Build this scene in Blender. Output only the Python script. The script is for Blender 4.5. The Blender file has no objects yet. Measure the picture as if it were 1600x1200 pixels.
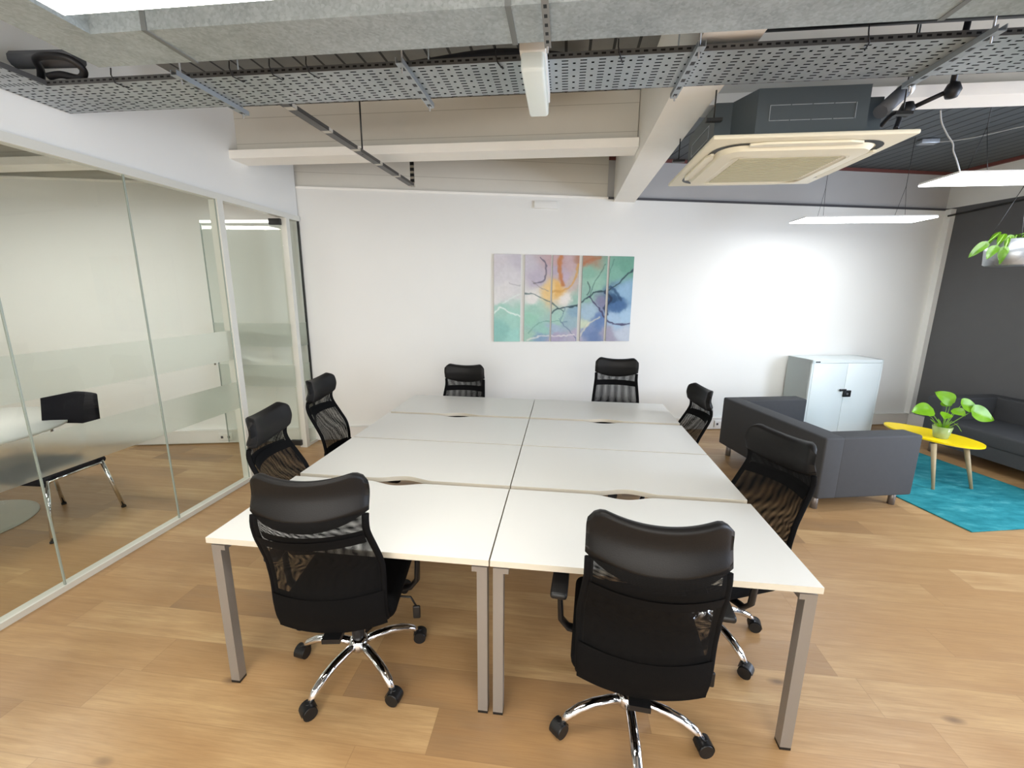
import bpy, math, random
from mathutils import Vector, Matrix
random.seed(7)
C = bpy.context.scene.collection
PI = math.pi
S = bpy.context.scene

# ------------------------------------------------------------------ helpers
def lin(c):
    c = c / 255.0
    return c / 12.92 if c <= 0.04045 else ((c + 0.055) / 1.055) ** 2.4
def rgb(r, g, b): return (lin(r), lin(g), lin(b), 1.0)

def newmat(name):
    m = bpy.data.materials.new(name); m.use_nodes = True
    nt = m.node_tree; nt.nodes.clear()
    out = nt.nodes.new('ShaderNodeOutputMaterial')
    return m, nt, out
def N(nt, t, **kw):
    n = nt.nodes.new(t)
    for k, v in kw.items():
        if k.startswith('i_'): n.inputs[k[2:].replace('_', ' ')].default_value = v
        elif k.startswith('n_'): n.inputs[int(k[2:])].default_value = v
        else: setattr(n, k, v)
    return n
def principled(nt, col=(.8, .8, .8, 1), rough=.5, metal=0., spec=.5, **kw):
    b = nt.nodes.new('ShaderNodeBsdfPrincipled')
    b.inputs['Base Color'].default_value = col; b.inputs['Roughness'].default_value = rough
    b.inputs['Metallic'].default_value = metal; b.inputs['Specular IOR Level'].default_value = spec
    for k, v in kw.items(): b.inputs[k].default_value = v
    return b
def math_(nt, op, a, b=None, c=None):
    n = nt.nodes.new('ShaderNodeMath'); n.operation = op
    for i, v in enumerate((a, b, c)):
        if v is None: continue
        if isinstance(v, (int, float)): n.inputs[i].default_value = v
        else: nt.links.new(v, n.inputs[i])
    return n.outputs[0]
def mixc(nt, f, a, b):
    n = nt.nodes.new('ShaderNodeMix'); n.data_type = 'RGBA'
    for sock, v in ((n.inputs[0], f), (n.inputs[6], a), (n.inputs[7], b)):
        if hasattr(v, 'node'): nt.links.new(v, sock)
        else: sock.default_value = v
    return n.outputs[2]
def ramp(nt, fac, stops):
    n = nt.nodes.new('ShaderNodeValToRGB'); e = n.color_ramp.elements
    while len(e) < len(stops): e.new(.5)
    for el, (p, c) in zip(e, stops): el.position = p; el.color = c
    nt.links.new(fac, n.inputs[0]); return n.outputs[0]
def obj_coord(nt, scale=(1, 1, 1), rot=(0, 0, 0)):
    tc = nt.nodes.new('ShaderNodeTexCoord'); mp = nt.nodes.new('ShaderNodeMapping')
    mp.inputs['Scale'].default_value = scale; mp.inputs['Rotation'].default_value = rot
    nt.links.new(tc.outputs['Object'], mp.inputs[0]); return mp.outputs[0]
def noise(nt, vec, scale, detail=3, rough=.5):
    n = N(nt, 'ShaderNodeTexNoise', i_Scale=scale, i_Detail=detail, i_Roughness=rough)
    nt.links.new(vec, n.inputs['Vector']); return n.outputs['Fac']
def bump(nt, h, b, strength=.2, dist=.01):
    n = N(nt, 'ShaderNodeBump', i_Strength=strength, i_Distance=dist)
    nt.links.new(h, n.inputs['Height']); nt.links.new(n.outputs[0], b.inputs['Normal'])

def simple(name, col, rough=.5, metal=0., spec=.5, var=.0, vscale=8, bmp=0., bscale=60, **kw):
    m, nt, out = newmat(name)
    b = principled(nt, col, rough, metal, spec, **kw)
    v = obj_coord(nt)
    if var:
        f = noise(nt, v, vscale)
        d = tuple(min(1, c * (1 - var)) for c in col[:3]) + (1,); l = tuple(min(1, c * (1 + var)) for c in col[:3]) + (1,)
        nt.links.new(mixc(nt, f, d, l), b.inputs['Base Color'])
    if bmp: bump(nt, noise(nt, v, bscale), b, bmp, .004)
    nt.links.new(b.outputs[0], out.inputs[0]); return m

class MB:
    """collects verts / faces of one mesh"""
    def __init__(s): s.v = []; s.f = []; s.sm = []; s.uv = {}
    def add(s, vs, fs, smooth=False, M=None):
        o = len(s.v)
        s.v += [tuple(M @ Vector(p)) if M else tuple(p) for p in vs]
        s.f += [tuple(o + i for i in f) for f in fs]; s.sm += [smooth] * len(fs); return s
    def box(s, x0, x1, y0, y1, z0, z1, M=None, bev=0.):
        if bev <= 0:
            vs = [(x, y, z) for z in (z0, z1) for y in (y0, y1) for x in (x0, x1)]
            return s.add(vs, [(0, 2, 3, 1), (4, 5, 7, 6), (0, 1, 5, 4), (2, 6, 7, 3), (0, 4, 6, 2), (1, 3, 7, 5)], False, M)
        return s.rbox(x0, x1, y0, y1, z0, z1, bev, M, 2)
    def rbox(s, x0, x1, y0, y1, z0, z1, r, M=None, seg=3, fn=None, n=1):
        """rounded box; fn(p)->p optional deformation, n extra subdivisions of the flats"""
        def axis(a, b):
            r_ = min(r, (b - a) / 2 - 1e-5)
            t = [a + r_ * (1 - math.cos(PI / 2 * i / seg)) for i in range(seg + 1)]
            mid = [a + r_ + (b - a - 2 * r_) * i / n for i in range(1, n)]
            return t + mid + [b - (q - a) for q in reversed(t)]
        ax = [axis(x0, x1), axis(y0, y1), axis(z0, z1)]
        lo = (x0, y0, z0); hi = (x1, y1, z1); idx = {}; vs = []
        def vert(i, j, k):
            if (i, j, k) in idx: return idx[(i, j, k)]
            p = [ax[0][i], ax[1][j], ax[2][k]]
            q = [min(max(p[a], lo[a] + min(r, (hi[a] - lo[a]) / 2)), hi[a] - min(r, (hi[a] - lo[a]) / 2)) for a in range(3)]
            d = Vector([p[a] - q[a] for a in range(3)])
            if d.length > 1e-9: p = list(Vector(q) + d.normalized() * r)
            if fn: p = fn(p)
            idx[(i, j, k)] = len(vs); vs.append(tuple(p)); return idx[(i, j, k)]
        L = [len(a) for a in ax]; fs = []
        for a, b, c in ((0, 1, 2), (1, 2, 0), (2, 0, 1)):
            for side in (0, L[c] - 1):
                for i in range(L[a] - 1):
                    for j in range(L[b] - 1):
                        q = []
                        for di, dj in ((0, 0), (1, 0), (1, 1), (0, 1)):
                            t = [0, 0, 0]; t[a] = i + di; t[b] = j + dj; t[c] = side; q.append(vert(*t))
                        fs.append(tuple(q if side else reversed(q)))
        return s.add(vs, fs, True, M)
    def tube(s, path, r, n=10, cap=True, M=None, flat=1.0, up=None):
        P = [Vector(p) for p in path]; vs = []; fs = []
        rs = r if isinstance(r, (list, tuple)) else [r] * len(P)
        prev = None
        for i, p in enumerate(P):
            t = (P[min(i + 1, len(P) - 1)] - P[max(i - 1, 0)]).normalized()
            if prev is None:
                a = Vector(up) if up else (Vector((0, 0, 1)) if abs(t.z) < .9 else Vector((1, 0, 0)))
            else: a = prev
            u = (a - t * a.dot(t)).normalized(); w = t.cross(u); prev = u
            for k in range(n):
                an = 2 * PI * k / n
                vs.append(p + (u * math.cos(an) * flat + w * math.sin(an)) * rs[i])
        for i in range(len(P) - 1):
            for k in range(n):
                fs.append((i * n + k, i * n + (k + 1) % n, (i + 1) * n + (k + 1) % n, (i + 1) * n + k))
        s.add(vs, fs, True, M)
        if cap:
            m = (len(P) - 1) * n
            s.add(vs[:n], [tuple(reversed(range(n)))], False, M); s.add(vs[m:m + n], [tuple(range(n))], False, M)
        return s
    def lathe(s, prof, n=32, M=None, smooth=True):
        vs = []; fs = []
        for r, z in prof:
            for k in range(n): vs.append((r * math.cos(2 * PI * k / n), r * math.sin(2 * PI * k / n), z))
        for i in range(len(prof) - 1):
            for k in range(n): fs.append((i * n + k, i * n + (k + 1) % n, (i + 1) * n + (k + 1) % n, (i + 1) * n + k))
        s.add(vs, fs, smooth, M); return s
    def prism(s, poly, z0, z1, M=None):
        n = len(poly); vs = [(x, y, z0) for x, y in poly] + [(x, y, z1) for x, y in poly]
        fs = [tuple(reversed(range(n))), tuple(range(n, 2 * n))] + [(i, (i + 1) % n, n + (i + 1) % n, n + i) for i in range(n)]
        return s.add(vs, fs, False, M)
    def sheet(s, fn, nu, nv, smooth=True, M=None, thick=None):
        """surface fn(u,v), u,v in 0..1"""
        vs = [fn(i / nu, j / nv) for j in range(nv + 1) for i in range(nu + 1)]
        fs = [(j * (nu + 1) + i, j * (nu + 1) + i + 1, (j + 1) * (nu + 1) + i + 1, (j + 1) * (nu + 1) + i) for j in range(nv) for i in range(nu)]
        return s.add(vs, fs, smooth, M)
    def build(s, name, mat, parent=None, loc=None, rotz=None, fix=True):
        me = bpy.data.meshes.new(name); me.from_pydata(s.v, [], s.f)
        me.polygons.foreach_set('use_smooth', s.sm); me.update()
        if fix:
            import bmesh
            b = bmesh.new(); b.from_mesh(me); bmesh.ops.remove_doubles(b, verts=b.verts, dist=1e-6)
            bmesh.ops.recalc_face_normals(b, faces=b.faces); b.to_mesh(me); b.free()
        me.materials.append(mat)
        o = bpy.data.objects.new(name, me); C.objects.link(o)
        if parent: o.parent = parent
        if loc: o.location = loc
        if rotz is not None: o.rotation_euler = (0, 0, rotz)
        return o

def tag(o, label=None, cat=None, group=None, kind=None):
    if label: o['label'] = label
    if cat: o['category'] = cat
    if group: o['group'] = group
    if kind: o['kind'] = kind
    return o
def thing(name, label, cat, loc=(0, 0, 0), rotz=0, group=None):
    o = bpy.data.objects.new(name, None); C.objects.link(o); o.empty_display_size = .1
    o.location = loc; o.rotation_euler = (0, 0, rotz); return tag(o, label, cat, group)
def struct(name, mb, mat, parent=None):
    o = mb.build(name, mat, parent)
    if not parent: o['kind'] = 'structure'
    return o
def dup(root, label, loc=None, rotz=None, group=None):
    r = root.copy(); C.objects.link(r); r['label'] = label
    if loc is not None: r.location = loc
    if rotz is not None: r.rotation_euler = (0, 0, rotz)
    if group: r['group'] = group
    for ch in list(root.children):
        c = ch.copy(); C.objects.link(c); c.parent = r
        for g in ch.children:
            d = g.copy(); C.objects.link(d); d.parent = c
    return r
def Tm(x=0, y=0, z=0, rz=0, rx=0, ry=0):
    return Matrix.Translation((x, y, z)) @ Matrix.Rotation(rz, 4, 'Z') @ Matrix.Rotation(ry, 4, 'Y') @ Matrix.Rotation(rx, 4, 'X')

# rotated frame of the back wall / lounge: u along the wall, v away from the camera
AB = math.atan(.237); OB = (-2.62, 3.12)
def B(u, v, z=0):
    return (OB[0] + u * math.cos(AB) - v * math.sin(AB), OB[1] + u * math.sin(AB) + v * math.cos(AB), z)
MBk = Tm(OB[0], OB[1], 0, AB)

# ------------------------------------------------------------------ materials
def mat_floor():
    m, nt, out = newmat('oak_planks')
    tc = nt.nodes.new('ShaderNodeTexCoord'); sx = nt.nodes.new('ShaderNodeSeparateXYZ')
    nt.links.new(tc.outputs['Object'], sx.inputs[0])
    x, y = sx.outputs[0], sx.outputs[1]
    row = math_(nt, 'DIVIDE', math_(nt, 'ADD', y, 20 * .193 - .012), .193)
    rid = math_(nt, 'FLOOR', row); rf = math_(nt, 'FRACT', row)
    wn = nt.nodes.new('ShaderNodeTexWhiteNoise'); wn.noise_dimensions = '1D'; nt.links.new(rid, wn.inputs['W'])
    col_ = math_(nt, 'ADD', math_(nt, 'DIVIDE', math_(nt, 'ADD', x, 20.), 2.3), math_(nt, 'MULTIPLY', wn.outputs[0], 7.3))
    # uneven lengths: warp
    cid = math_(nt, 'FLOOR', col_); cf = math_(nt, 'FRACT', col_)
    cx = nt.nodes.new('ShaderNodeCombineXYZ'); nt.links.new(rid, cx.inputs[0]); nt.links.new(cid, cx.inputs[1])
    wn2 = nt.nodes.new('ShaderNodeTexWhiteNoise'); wn2.noise_dimensions = '3D'; nt.links.new(cx.outputs[0], wn2.inputs['Vector'])
    # split each board at a random place
    split = math_(nt, 'ADD', math_(nt, 'MULTIPLY', wn2.outputs[0], .5), .25)
    half = math_(nt, 'GREATER_THAN', cf, split)
    cx2 = nt.nodes.new('ShaderNodeCombineXYZ'); nt.links.new(rid, cx2.inputs[0]); nt.links.new(cid, cx2.inputs[1]); nt.links.new(half, cx2.inputs[2])
    wn3 = nt.nodes.new('ShaderNodeTexWhiteNoise'); wn3.noise_dimensions = '3D'; nt.links.new(cx2.outputs[0], wn3.inputs['Vector'])
    rnd = wn3.outputs[0]
    # grain
    v = nt.nodes.new('ShaderNodeCombineXYZ')
    nt.links.new(math_(nt, 'ADD', math_(nt, 'MULTIPLY', x, 1.6), math_(nt, 'MULTIPLY', rnd, 37.)), v.inputs[0])
    nt.links.new(math_(nt, 'MULTIPLY', y, 22.), v.inputs[1]); nt.links.new(math_(nt, 'MULTIPLY', rnd, 11.), v.inputs[2])
    g1 = noise(nt, v.outputs[0], 1.4, 6, .62)
    v2 = nt.nodes.new('ShaderNodeCombineXYZ')
    nt.links.new(math_(nt, 'ADD', math_(nt, 'MULTIPLY', x, 1.3), math_(nt, 'MULTIPLY', rnd, 23.)), v2.inputs[0])
    nt.links.new(math_(nt, 'MULTIPLY', y, 3.5), v2.inputs[1])
    g2 = noise(nt, v2.outputs[0], 1.6, 3, .5)
    v3 = nt.nodes.new('ShaderNodeCombineXYZ')
    nt.links.new(math_(nt, 'ADD', math_(nt, 'MULTIPLY', x, 4.), math_(nt, 'MULTIPLY', rnd, 51.)), v3.inputs[0])
    nt.links.new(math_(nt, 'MULTIPLY', y, 95.), v3.inputs[1])
    g3 = noise(nt, v3.outputs[0], 1.5, 5, .65)
    base = ramp(nt, rnd, [(0, rgb(128, 105, 80)), (.12, rgb(142, 116, 86)), (.22, rgb(174, 140, 98)), (.6, rgb(188, 155, 110)), (1, rgb(204, 174, 128))])
    base.node.color_ramp.interpolation = 'LINEAR'
    c1 = mixc(nt, ramp(nt, g1, [(.35, (0, 0, 0, 1)), (.68, (1, 1, 1, 1))]), rgb(146, 108, 68), base)
    mm = nt.nodes.new('ShaderNodeMix'); mm.data_type = 'RGBA'; mm.inputs[0].default_value = .5
    nt.links.new(base, mm.inputs[6]); nt.links.new(c1, mm.inputs[7])
    c2 = mixc(nt, ramp(nt, g2, [(.3, (1, 1, 1, 1)), (.75, (0, 0, 0, 1))]), rgb(164, 128, 86), mm.outputs[2])
    # knots
    vk = nt.nodes.new('ShaderNodeCombineXYZ'); nt.links.new(math_(nt, 'MULTIPLY', x, 1.5), vk.inputs[0]); nt.links.new(math_(nt, 'MULTIPLY', y, 3.4), vk.inputs[1])
    vor = N(nt, 'ShaderNodeTexVoronoi', i_Scale=1.0, i_Randomness=1.0); nt.links.new(vk.outputs[0], vor.inputs['Vector'])
    kn = ramp(nt, vor.outputs['Distance'], [(.025, (1, 1, 1, 1)), (.085, (0, 0, 0, 1))])
    c3 = mixc(nt, math_(nt, 'MULTIPLY', kn, .72), c2, rgb(70, 48, 36))
    # seams
    e1 = math_(nt, 'LESS_THAN', math_(nt, 'MINIMUM', rf, math_(nt, 'SUBTRACT', 1., rf)), .008)
    d1 = math_(nt, 'MINIMUM', math_(nt, 'MINIMUM', cf, math_(nt, 'SUBTRACT', 1., cf)), math_(nt, 'ABSOLUTE', math_(nt, 'SUBTRACT', cf, split)))
    e2 = math_(nt, 'LESS_THAN', d1, .0008)
    e = math_(nt, 'MAXIMUM', e1, e2)
    c3 = mixc(nt, math_(nt, 'MULTIPLY', ramp(nt, g3, [(.42, (0, 0, 0, 1)), (.7, (1, 1, 1, 1))]), .34), c3, rgb(126, 92, 62))
    c4 = mixc(nt, math_(nt, 'MULTIPLY', e, .28), c3, rgb(110, 80, 55))
    b = principled(nt, rough=.38, spec=.5); nt.links.new(c4, b.inputs['Base Color'])
    nt.links.new(ramp(nt, g1, [(.3, (.42, .42, .42, 1)), (.7, (.31, .31, .31, 1))]), b.inputs['Roughness'])
    bump(nt, math_(nt, 'SUBTRACT', g1, e), b, .12, .002)
    nt.links.new(b.outputs[0], out.inputs[0]); return m

def mat_glass(name='clear_glass', tint=(.86, .895, .86, 1), refl=.9):
    m, nt, out = newmat(name)
    t = nt.nodes.new('ShaderNodeBsdfTransparent'); t.inputs[0].default_value = tint
    g = N(nt, 'ShaderNodeBsdfGlossy'); g.inputs['Color'].default_value = (refl, refl, refl, 1); g.inputs['Roughness'].default_value = 0.01
    f = N(nt, 'ShaderNodeFresnel', i_IOR=1.5)
    # thin pane: two interfaces
    fr = math_(nt, 'MULTIPLY', f.outputs[0], 1.0)
    # equal on both faces of the pane
    geo = nt.nodes.new('ShaderNodeNewGeometry')
    dt = nt.nodes.new('ShaderNodeVectorMath'); dt.operation = 'DOT_PRODUCT'
    nt.links.new(geo.outputs['Normal'], dt.inputs[0]); nt.links.new(geo.outputs['Incoming'], dt.inputs[1])
    c = math_(nt, 'ABSOLUTE', dt.outputs['Value'])
    sch = math_(nt, 'ADD', .03, math_(nt, 'MULTIPLY', .85, math_(nt, 'POWER', math_(nt, 'SUBTRACT', 1., c), 5.)))
    mx = nt.nodes.new('ShaderNodeMixShader'); nt.links.new(sch, mx.inputs[0])
    nt.links.new(t.outputs[0], mx.inputs[1]); nt.links.new(g.outputs[0], mx.inputs[2]); nt.links.new(mx.outputs[0], out.inputs[0])
    return m
def mat_frost():
    m, nt, out = newmat('frosted_film')
    v = obj_coord(nt)
    r = N(nt, 'ShaderNodeBsdfRefraction'); r.inputs['Color'].default_value = (.9, .93, .91, 1); r.inputs['Roughness'].default_value = .3; r.inputs['IOR'].default_value = 1.15
    d = N(nt, 'ShaderNodeBsdfTranslucent'); d.inputs[0].default_value = (.8, .83, .81, 1)
    d2 = N(nt, 'ShaderNodeBsdfDiffuse'); d2.inputs[0].default_value = (.62, .65, .63, 1)
    m1 = nt.nodes.new('ShaderNodeMixShader'); m1.inputs[0].default_value = .5; nt.links.new(d.outputs[0], m1.inputs[1]); nt.links.new(d2.outputs[0], m1.inputs[2])
    m2 = nt.nodes.new('ShaderNodeMixShader'); m2.inputs[0].default_value = .2; nt.links.new(r.outputs[0], m2.inputs[1]); nt.links.new(m1.outputs[0], m2.inputs[2])
    t = nt.nodes.new('ShaderNodeBsdfTransparent'); t.inputs[0].default_value = (.9, .93, .91, 1)
    m3 = nt.nodes.new('ShaderNodeMixShader'); m3.inputs[0].default_value = .08; nt.links.new(m2.outputs[0], m3.inputs[1]); nt.links.new(t.outputs[0], m3.inputs[2])
    nt.links.new(m3.outputs[0], out.inputs[0]); return m
def emit(name, col, s):
    m, nt, out = newmat(name)
    e = N(nt, 'ShaderNodeEmission'); e.inputs[0].default_value = col; e.inputs[1].default_value = s
    nt.links.new(e.outputs[0], out.inputs[0]); return m

def mat_galv(name, base, var=.3, rough=.4, scale=110):
    m, nt, out = newmat(name)
    v = obj_coord(nt)
    vo = N(nt, 'ShaderNodeTexVoronoi', i_Scale=scale, i_Randomness=1.); nt.links.new(v, vo.inputs['Vector'])
    n2 = noise(nt, v, 5.5, 8, .72)
    bw = nt.nodes.new('ShaderNodeRGBToBW'); nt.links.new(vo.outputs['Color'], bw.inputs[0])
    f = math_(nt, 'ADD', math_(nt, 'MULTIPLY', bw.outputs[0], .3), math_(nt, 'MULTIPLY', n2, .9))
    lo = tuple(c * (1 - var) for c in base[:3]) + (1,); hi = tuple(min(1, c * (1 + var)) for c in base[:3]) + (1,)
    col = ramp(nt, f, [(.3, lo), (.85, hi)])
    b = principled(nt, rough=rough, metal=.55, spec=.5); nt.links.new(col, b.inputs['Base Color'])
    bump(nt, bw.outputs[0], b, .08, .002)
    nt.links.new(b.outputs[0], out.inputs[0]); return m

def mat_tray(name='perforated_tray', alongy=False):
    """pressed steel with dark slots: a column of square holes, then a ladder of short slots"""
    m, nt, out = newmat(name)
    tc = nt.nodes.new('ShaderNodeTexCoord'); sx = nt.nodes.new('ShaderNodeSeparateXYZ'); nt.links.new(tc.outputs['Object'], sx.inputs[0])
    x, y = (sx.outputs[1], sx.outputs[0]) if alongy else (sx.outputs[0], sx.outputs[1])
    fx = math_(nt, 'FRACT', math_(nt, 'DIVIDE', math_(nt, 'ADD', x, 40.), .08))
    # holes at fx~.25 ; slots at fx~.75
    fy1 = math_(nt, 'FRACT', math_(nt, 'DIVIDE', math_(nt, 'ADD', y, 40.), .058))
    fy2 = math_(nt, 'FRACT', math_(nt, 'DIVIDE', math_(nt, 'ADD', y, 40.), .0265))
    def win(v, c, h): return math_(nt, 'LESS_THAN', math_(nt, 'ABSOLUTE', math_(nt, 'SUBTRACT', v, c)), h)
    h1 = math_(nt, 'MULTIPLY', win(fx, .25, .075), win(fy1, .5, .11))
    h2 = math_(nt, 'MULTIPLY', win(fx, .75, .18), win(fy2, .5, .16))
    h = math_(nt, 'MAXIMUM', h1, h2)
    n2 = noise(nt, obj_coord(nt), 5, 4)
    b = principled(nt, rough=.42, metal=.45); nt.links.new(mixc(nt, n2, rgb(140, 149, 155), rgb(188, 195, 199)), b.inputs['Base Color'])
    t = N(nt, 'ShaderNodeBsdfDiffuse'); t.inputs[0].default_value = rgb(20, 21, 23)
    mx = nt.nodes.new('ShaderNodeMixShader'); nt.links.new(h, mx.inputs[0]); nt.links.new(b.outputs[0], mx.inputs[1]); nt.links.new(t.outputs[0], mx.inputs[2])
    nt.links.new(mx.outputs[0], out.inputs[0]); return m
def mat_slotted(name, col, pitch, axis, duty=.28, dark=rgb(18, 18, 20), metal=.4, band=None):
    """metal with a line of dark slots along an axis (0/1/2); band=(axis, centre, half)"""
    m, nt, out = newmat(name)
    tc = nt.nodes.new('ShaderNodeTexCoord'); sx = nt.nodes.new('ShaderNodeSeparateXYZ'); nt.links.new(tc.outputs['Object'], sx.inputs[0])
    f = math_(nt, 'FRACT', math_(nt, 'DIVIDE', math_(nt, 'ADD', sx.outputs[axis], 40.), pitch))
    h = math_(nt, 'LESS_THAN', math_(nt, 'ABSOLUTE', math_(nt, 'SUBTRACT', f, .5)), duty)
    if band: h = math_(nt, 'MULTIPLY', h, math_(nt, 'LESS_THAN', math_(nt, 'ABSOLUTE', math_(nt, 'SUBTRACT', sx.outputs[band[0]], band[1])), band[2]))
    b = principled(nt, rough=.4, metal=metal); nt.links.new(mixc(nt, h, col, dark), b.inputs['Base Color'])
    nt.links.new(b.outputs[0], out.inputs[0]); return m

def mat_mesh():
    m, nt, out = newmat('black_mesh_fabric')
    tc = nt.nodes.new('ShaderNodeTexCoord'); sx = nt.nodes.new('ShaderNodeSeparateXYZ'); nt.links.new(tc.outputs['UV'], sx.inputs[0])
    k = 2 * PI / .0046
    a = math_(nt, 'SINE', math_(nt, 'MULTIPLY', math_(nt, 'ADD', sx.outputs[0], sx.outputs[1]), k))
    c = math_(nt, 'SINE', math_(nt, 'MULTIPLY', math_(nt, 'SUBTRACT', sx.outputs[0], sx.outputs[1]), k))
    h = math_(nt, 'GREATER_THAN', math_(nt, 'MULTIPLY', a, c), .13)
    b = principled(nt, rgb(11, 11, 12), .8, 0, .15)
    t = nt.nodes.new('ShaderNodeBsdfTransparent')
    mx = nt.nodes.new('ShaderNodeMixShader'); nt.links.new(h, mx.inputs[0]); nt.links.new(b.outputs[0], mx.inputs[1]); nt.links.new(t.outputs[0], mx.inputs[2])
    nt.links.new(mx.outputs[0], out.inputs[0]); return m

def mat_boards(name, col, line, w=.28, off=0.):
    """painted horizontal boards: fine dark joints every w metres in z"""
    m, nt, out = newmat(name)
    tc = nt.nodes.new('ShaderNodeTexCoord'); sx = nt.nodes.new('ShaderNodeSeparateXYZ'); nt.links.new(tc.outputs['Object'], sx.inputs[0])
    f = math_(nt, 'FRACT', math_(nt, 'DIVIDE', math_(nt, 'ADD', sx.outputs[2], off), w))
    h = math_(nt, 'LESS_THAN', f, .022)
    n2 = noise(nt, obj_coord(nt), 6, 4)
    hi = tuple(min(1, c * 1.06) for c in col[:3]) + (1,)
    c1 = mixc(nt, n2, col, hi)
    b = principled(nt, rough=.75, spec=.2); nt.links.new(mixc(nt, math_(nt, 'MULTIPLY', h, .55), c1, line), b.inputs['Base Color'])
    bump(nt, noise(nt, obj_coord(nt), 24, 3), b, .12, .006)
    nt.links.new(b.outputs[0], out.inputs[0]); return m
def mat_deck(name, rot, c0, c1, pitch=.15):
    m, nt, out = newmat(name)
    v = obj_coord(nt, rot=(0, 0, rot)); sx = nt.nodes.new('ShaderNodeSeparateXYZ'); nt.links.new(v, sx.inputs[0])
    f = math_(nt, 'FRACT', math_(nt, 'DIVIDE', math_(nt, 'ADD', sx.outputs[0], 40.), pitch))
    h = math_(nt, 'LESS_THAN', f, .12)
    n2 = noise(nt, obj_coord(nt), 4, 5, .6)
    b = principled(nt, rough=.6, spec=.3); nt.links.new(mixc(nt, math_(nt, 'MULTIPLY', h, .9), mixc(nt, n2, c0, c1), rgb(18, 19, 20)), b.inputs['Base Color'])
    bump(nt, math_(nt, 'SUBTRACT', 1., h), b, .6, .02)
    nt.links.new(b.outputs[0], out.inputs[0]); return m

M = {}
M['floor'] = mat_floor()
M['wall'] = simple('white_wall_paint', rgb(228, 228, 224), .62, 0, .25, var=.015, vscale=3)
M['wall_up_r'] = simple('lavender_grey_paint', rgb(182, 181, 180), .8, 0, .2, var=.04, vscale=3)
M['boards'] = mat_boards('cream_painted_boards', rgb(212, 209, 200), rgb(150, 145, 132), .2, .04)
M['cream'] = simple('cream_gloss_paint', rgb(248, 246, 240), .6, 0, .3, var=.02, vscale=9, bmp=.1, bscale=30)
M['charcoal'] = simple('charcoal_wall_paint', rgb(92, 92, 93), .7, 0, .25, var=.05, vscale=8)
M['trim'] = simple('white_trim_paint', rgb(225, 224, 220), .4, 0, .4)
M['darktrim'] = simple('dark_grey_trim', rgb(70, 70, 74), .7)  # plain dark grey for the wall line, beam rail and outlets
M['redtrim'] = simple('oxide_red_edge', rgb(110, 62, 56), .7)
M['deckL'] = mat_deck('metal_deck_grey', 0, rgb(96, 96, 94), rgb(132, 131, 126), .15)
M['deckR'] = mat_deck('metal_deck_dark_grey', -AB, rgb(78, 82, 84), rgb(98, 103, 105), .13)
M['frame'] = simple('aluminium_frame_white', rgb(214, 214, 206), .35, .1, .5)
M['glass'] = mat_glass()
M['frost'] = mat_frost()
M['gedge'] = simple('glass_edge', rgb(150, 160, 152), .2, 0, .6)
M['chrome'] = simple('chrome', (.78, .78, .8, 1), .07, 1.)
M['steel'] = simple('brushed_steel', rgb(170, 170, 172), .3, .9)
M['darkmetal'] = simple('dark_lock_metal', rgb(38, 38, 38), .4, .2)
M['desk'] = simple('white_laminate', rgb(228, 228, 224), .36, 0, .4, var=.008, vscale=3)
def mat_desk():
    m, nt, out = newmat('white_laminate_beige_edge')
    g = nt.nodes.new('ShaderNodeNewGeometry'); sx = nt.nodes.new('ShaderNodeSeparateXYZ'); nt.links.new(g.outputs['Normal'], sx.inputs[0])
    h = math_(nt, 'LESS_THAN', math_(nt, 'ABSOLUTE', sx.outputs[2]), .5)
    b = principled(nt, rough=.36, spec=.4); nt.links.new(mixc(nt, h, rgb(222, 222, 218), rgb(196, 190, 176)), b.inputs['Base Color']); nt.links.new(b.outputs[0], out.inputs[0]); return m
M['desktop'] = mat_desk()
M['deskedge'] = simple('desk_edge_band', rgb(205, 201, 190), .45)
M['leg'] = simple('silver_grey_powder_coat', rgb(138, 132, 126), .42, .35, .5, bmp=.05, bscale=300)
M['black'] = simple('black_plastic', rgb(20, 20, 21), .42, 0, .35)
M['leather'] = simple('black_leatherette', rgb(19, 18, 18), .5, 0, .22, bmp=.12, bscale=260)
M['fabric'] = simple('black_seat_fabric', rgb(10, 10, 11), .9, 0, .1, bmp=.3, bscale=400)
M['fabric2'] = simple('black_side_chair_fabric', rgb(22, 21, 28), .85, 0, .2, bmp=.3, bscale=300)
M['mesh'] = mat_mesh()
M['sofa'] = simple('charcoal_sofa_fabric', rgb(62, 63, 65), .8, 0, .3, var=.06, vscale=30, bmp=.25, bscale=420)
M['sofaleg'] = simple('sofa_leg_metal', rgb(128, 122, 118), .4, .6)
M['yellow'] = simple('yellow_lacquer', rgb(246, 214, 0), .32, 0, .5)
M['woodleg'] = simple('pale_oak_leg', rgb(160, 144, 112), .5, 0, .4, var=.12, vscale=20)
M['cab'] = simple('white_cabinet_steel', rgb(222, 230, 230), .4, 0, .4)
M['duct'] = mat_galv('galvanised_duct', rgb(168, 176, 178))
M['galv'] = mat_galv('galvanised_channel', rgb(168, 174, 180), .12, .35, 60)
M['ductjoint'] = simple('duct_joint', rgb(120, 124, 124), .5, .4); M['tray'] = mat_tray(); M['trayy'] = mat_tray('perforated_tray_side_run', True)
M['trayside'] = mat_slotted('tray_flange', rgb(92, 92, 92), .0345, 0, .26, band=(2, 2.725, .004))
M['acbody'] = simple('ac_body_grey', rgb(78, 86, 90), .5, .3, .4)
M['acpanel'] = simple('ac_panel_ivory', rgb(226, 220, 198), .42, 0, .4)
M['acgrille'] = simple('ac_grille', rgb(186, 180, 148), .5)
M['dark'] = simple('black_pipe', rgb(22, 22, 26), .5, 0, .5)
M['insul'] = simple('grey_pipe_insulation', rgb(96, 98, 102), .6, 0, .3)
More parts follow.
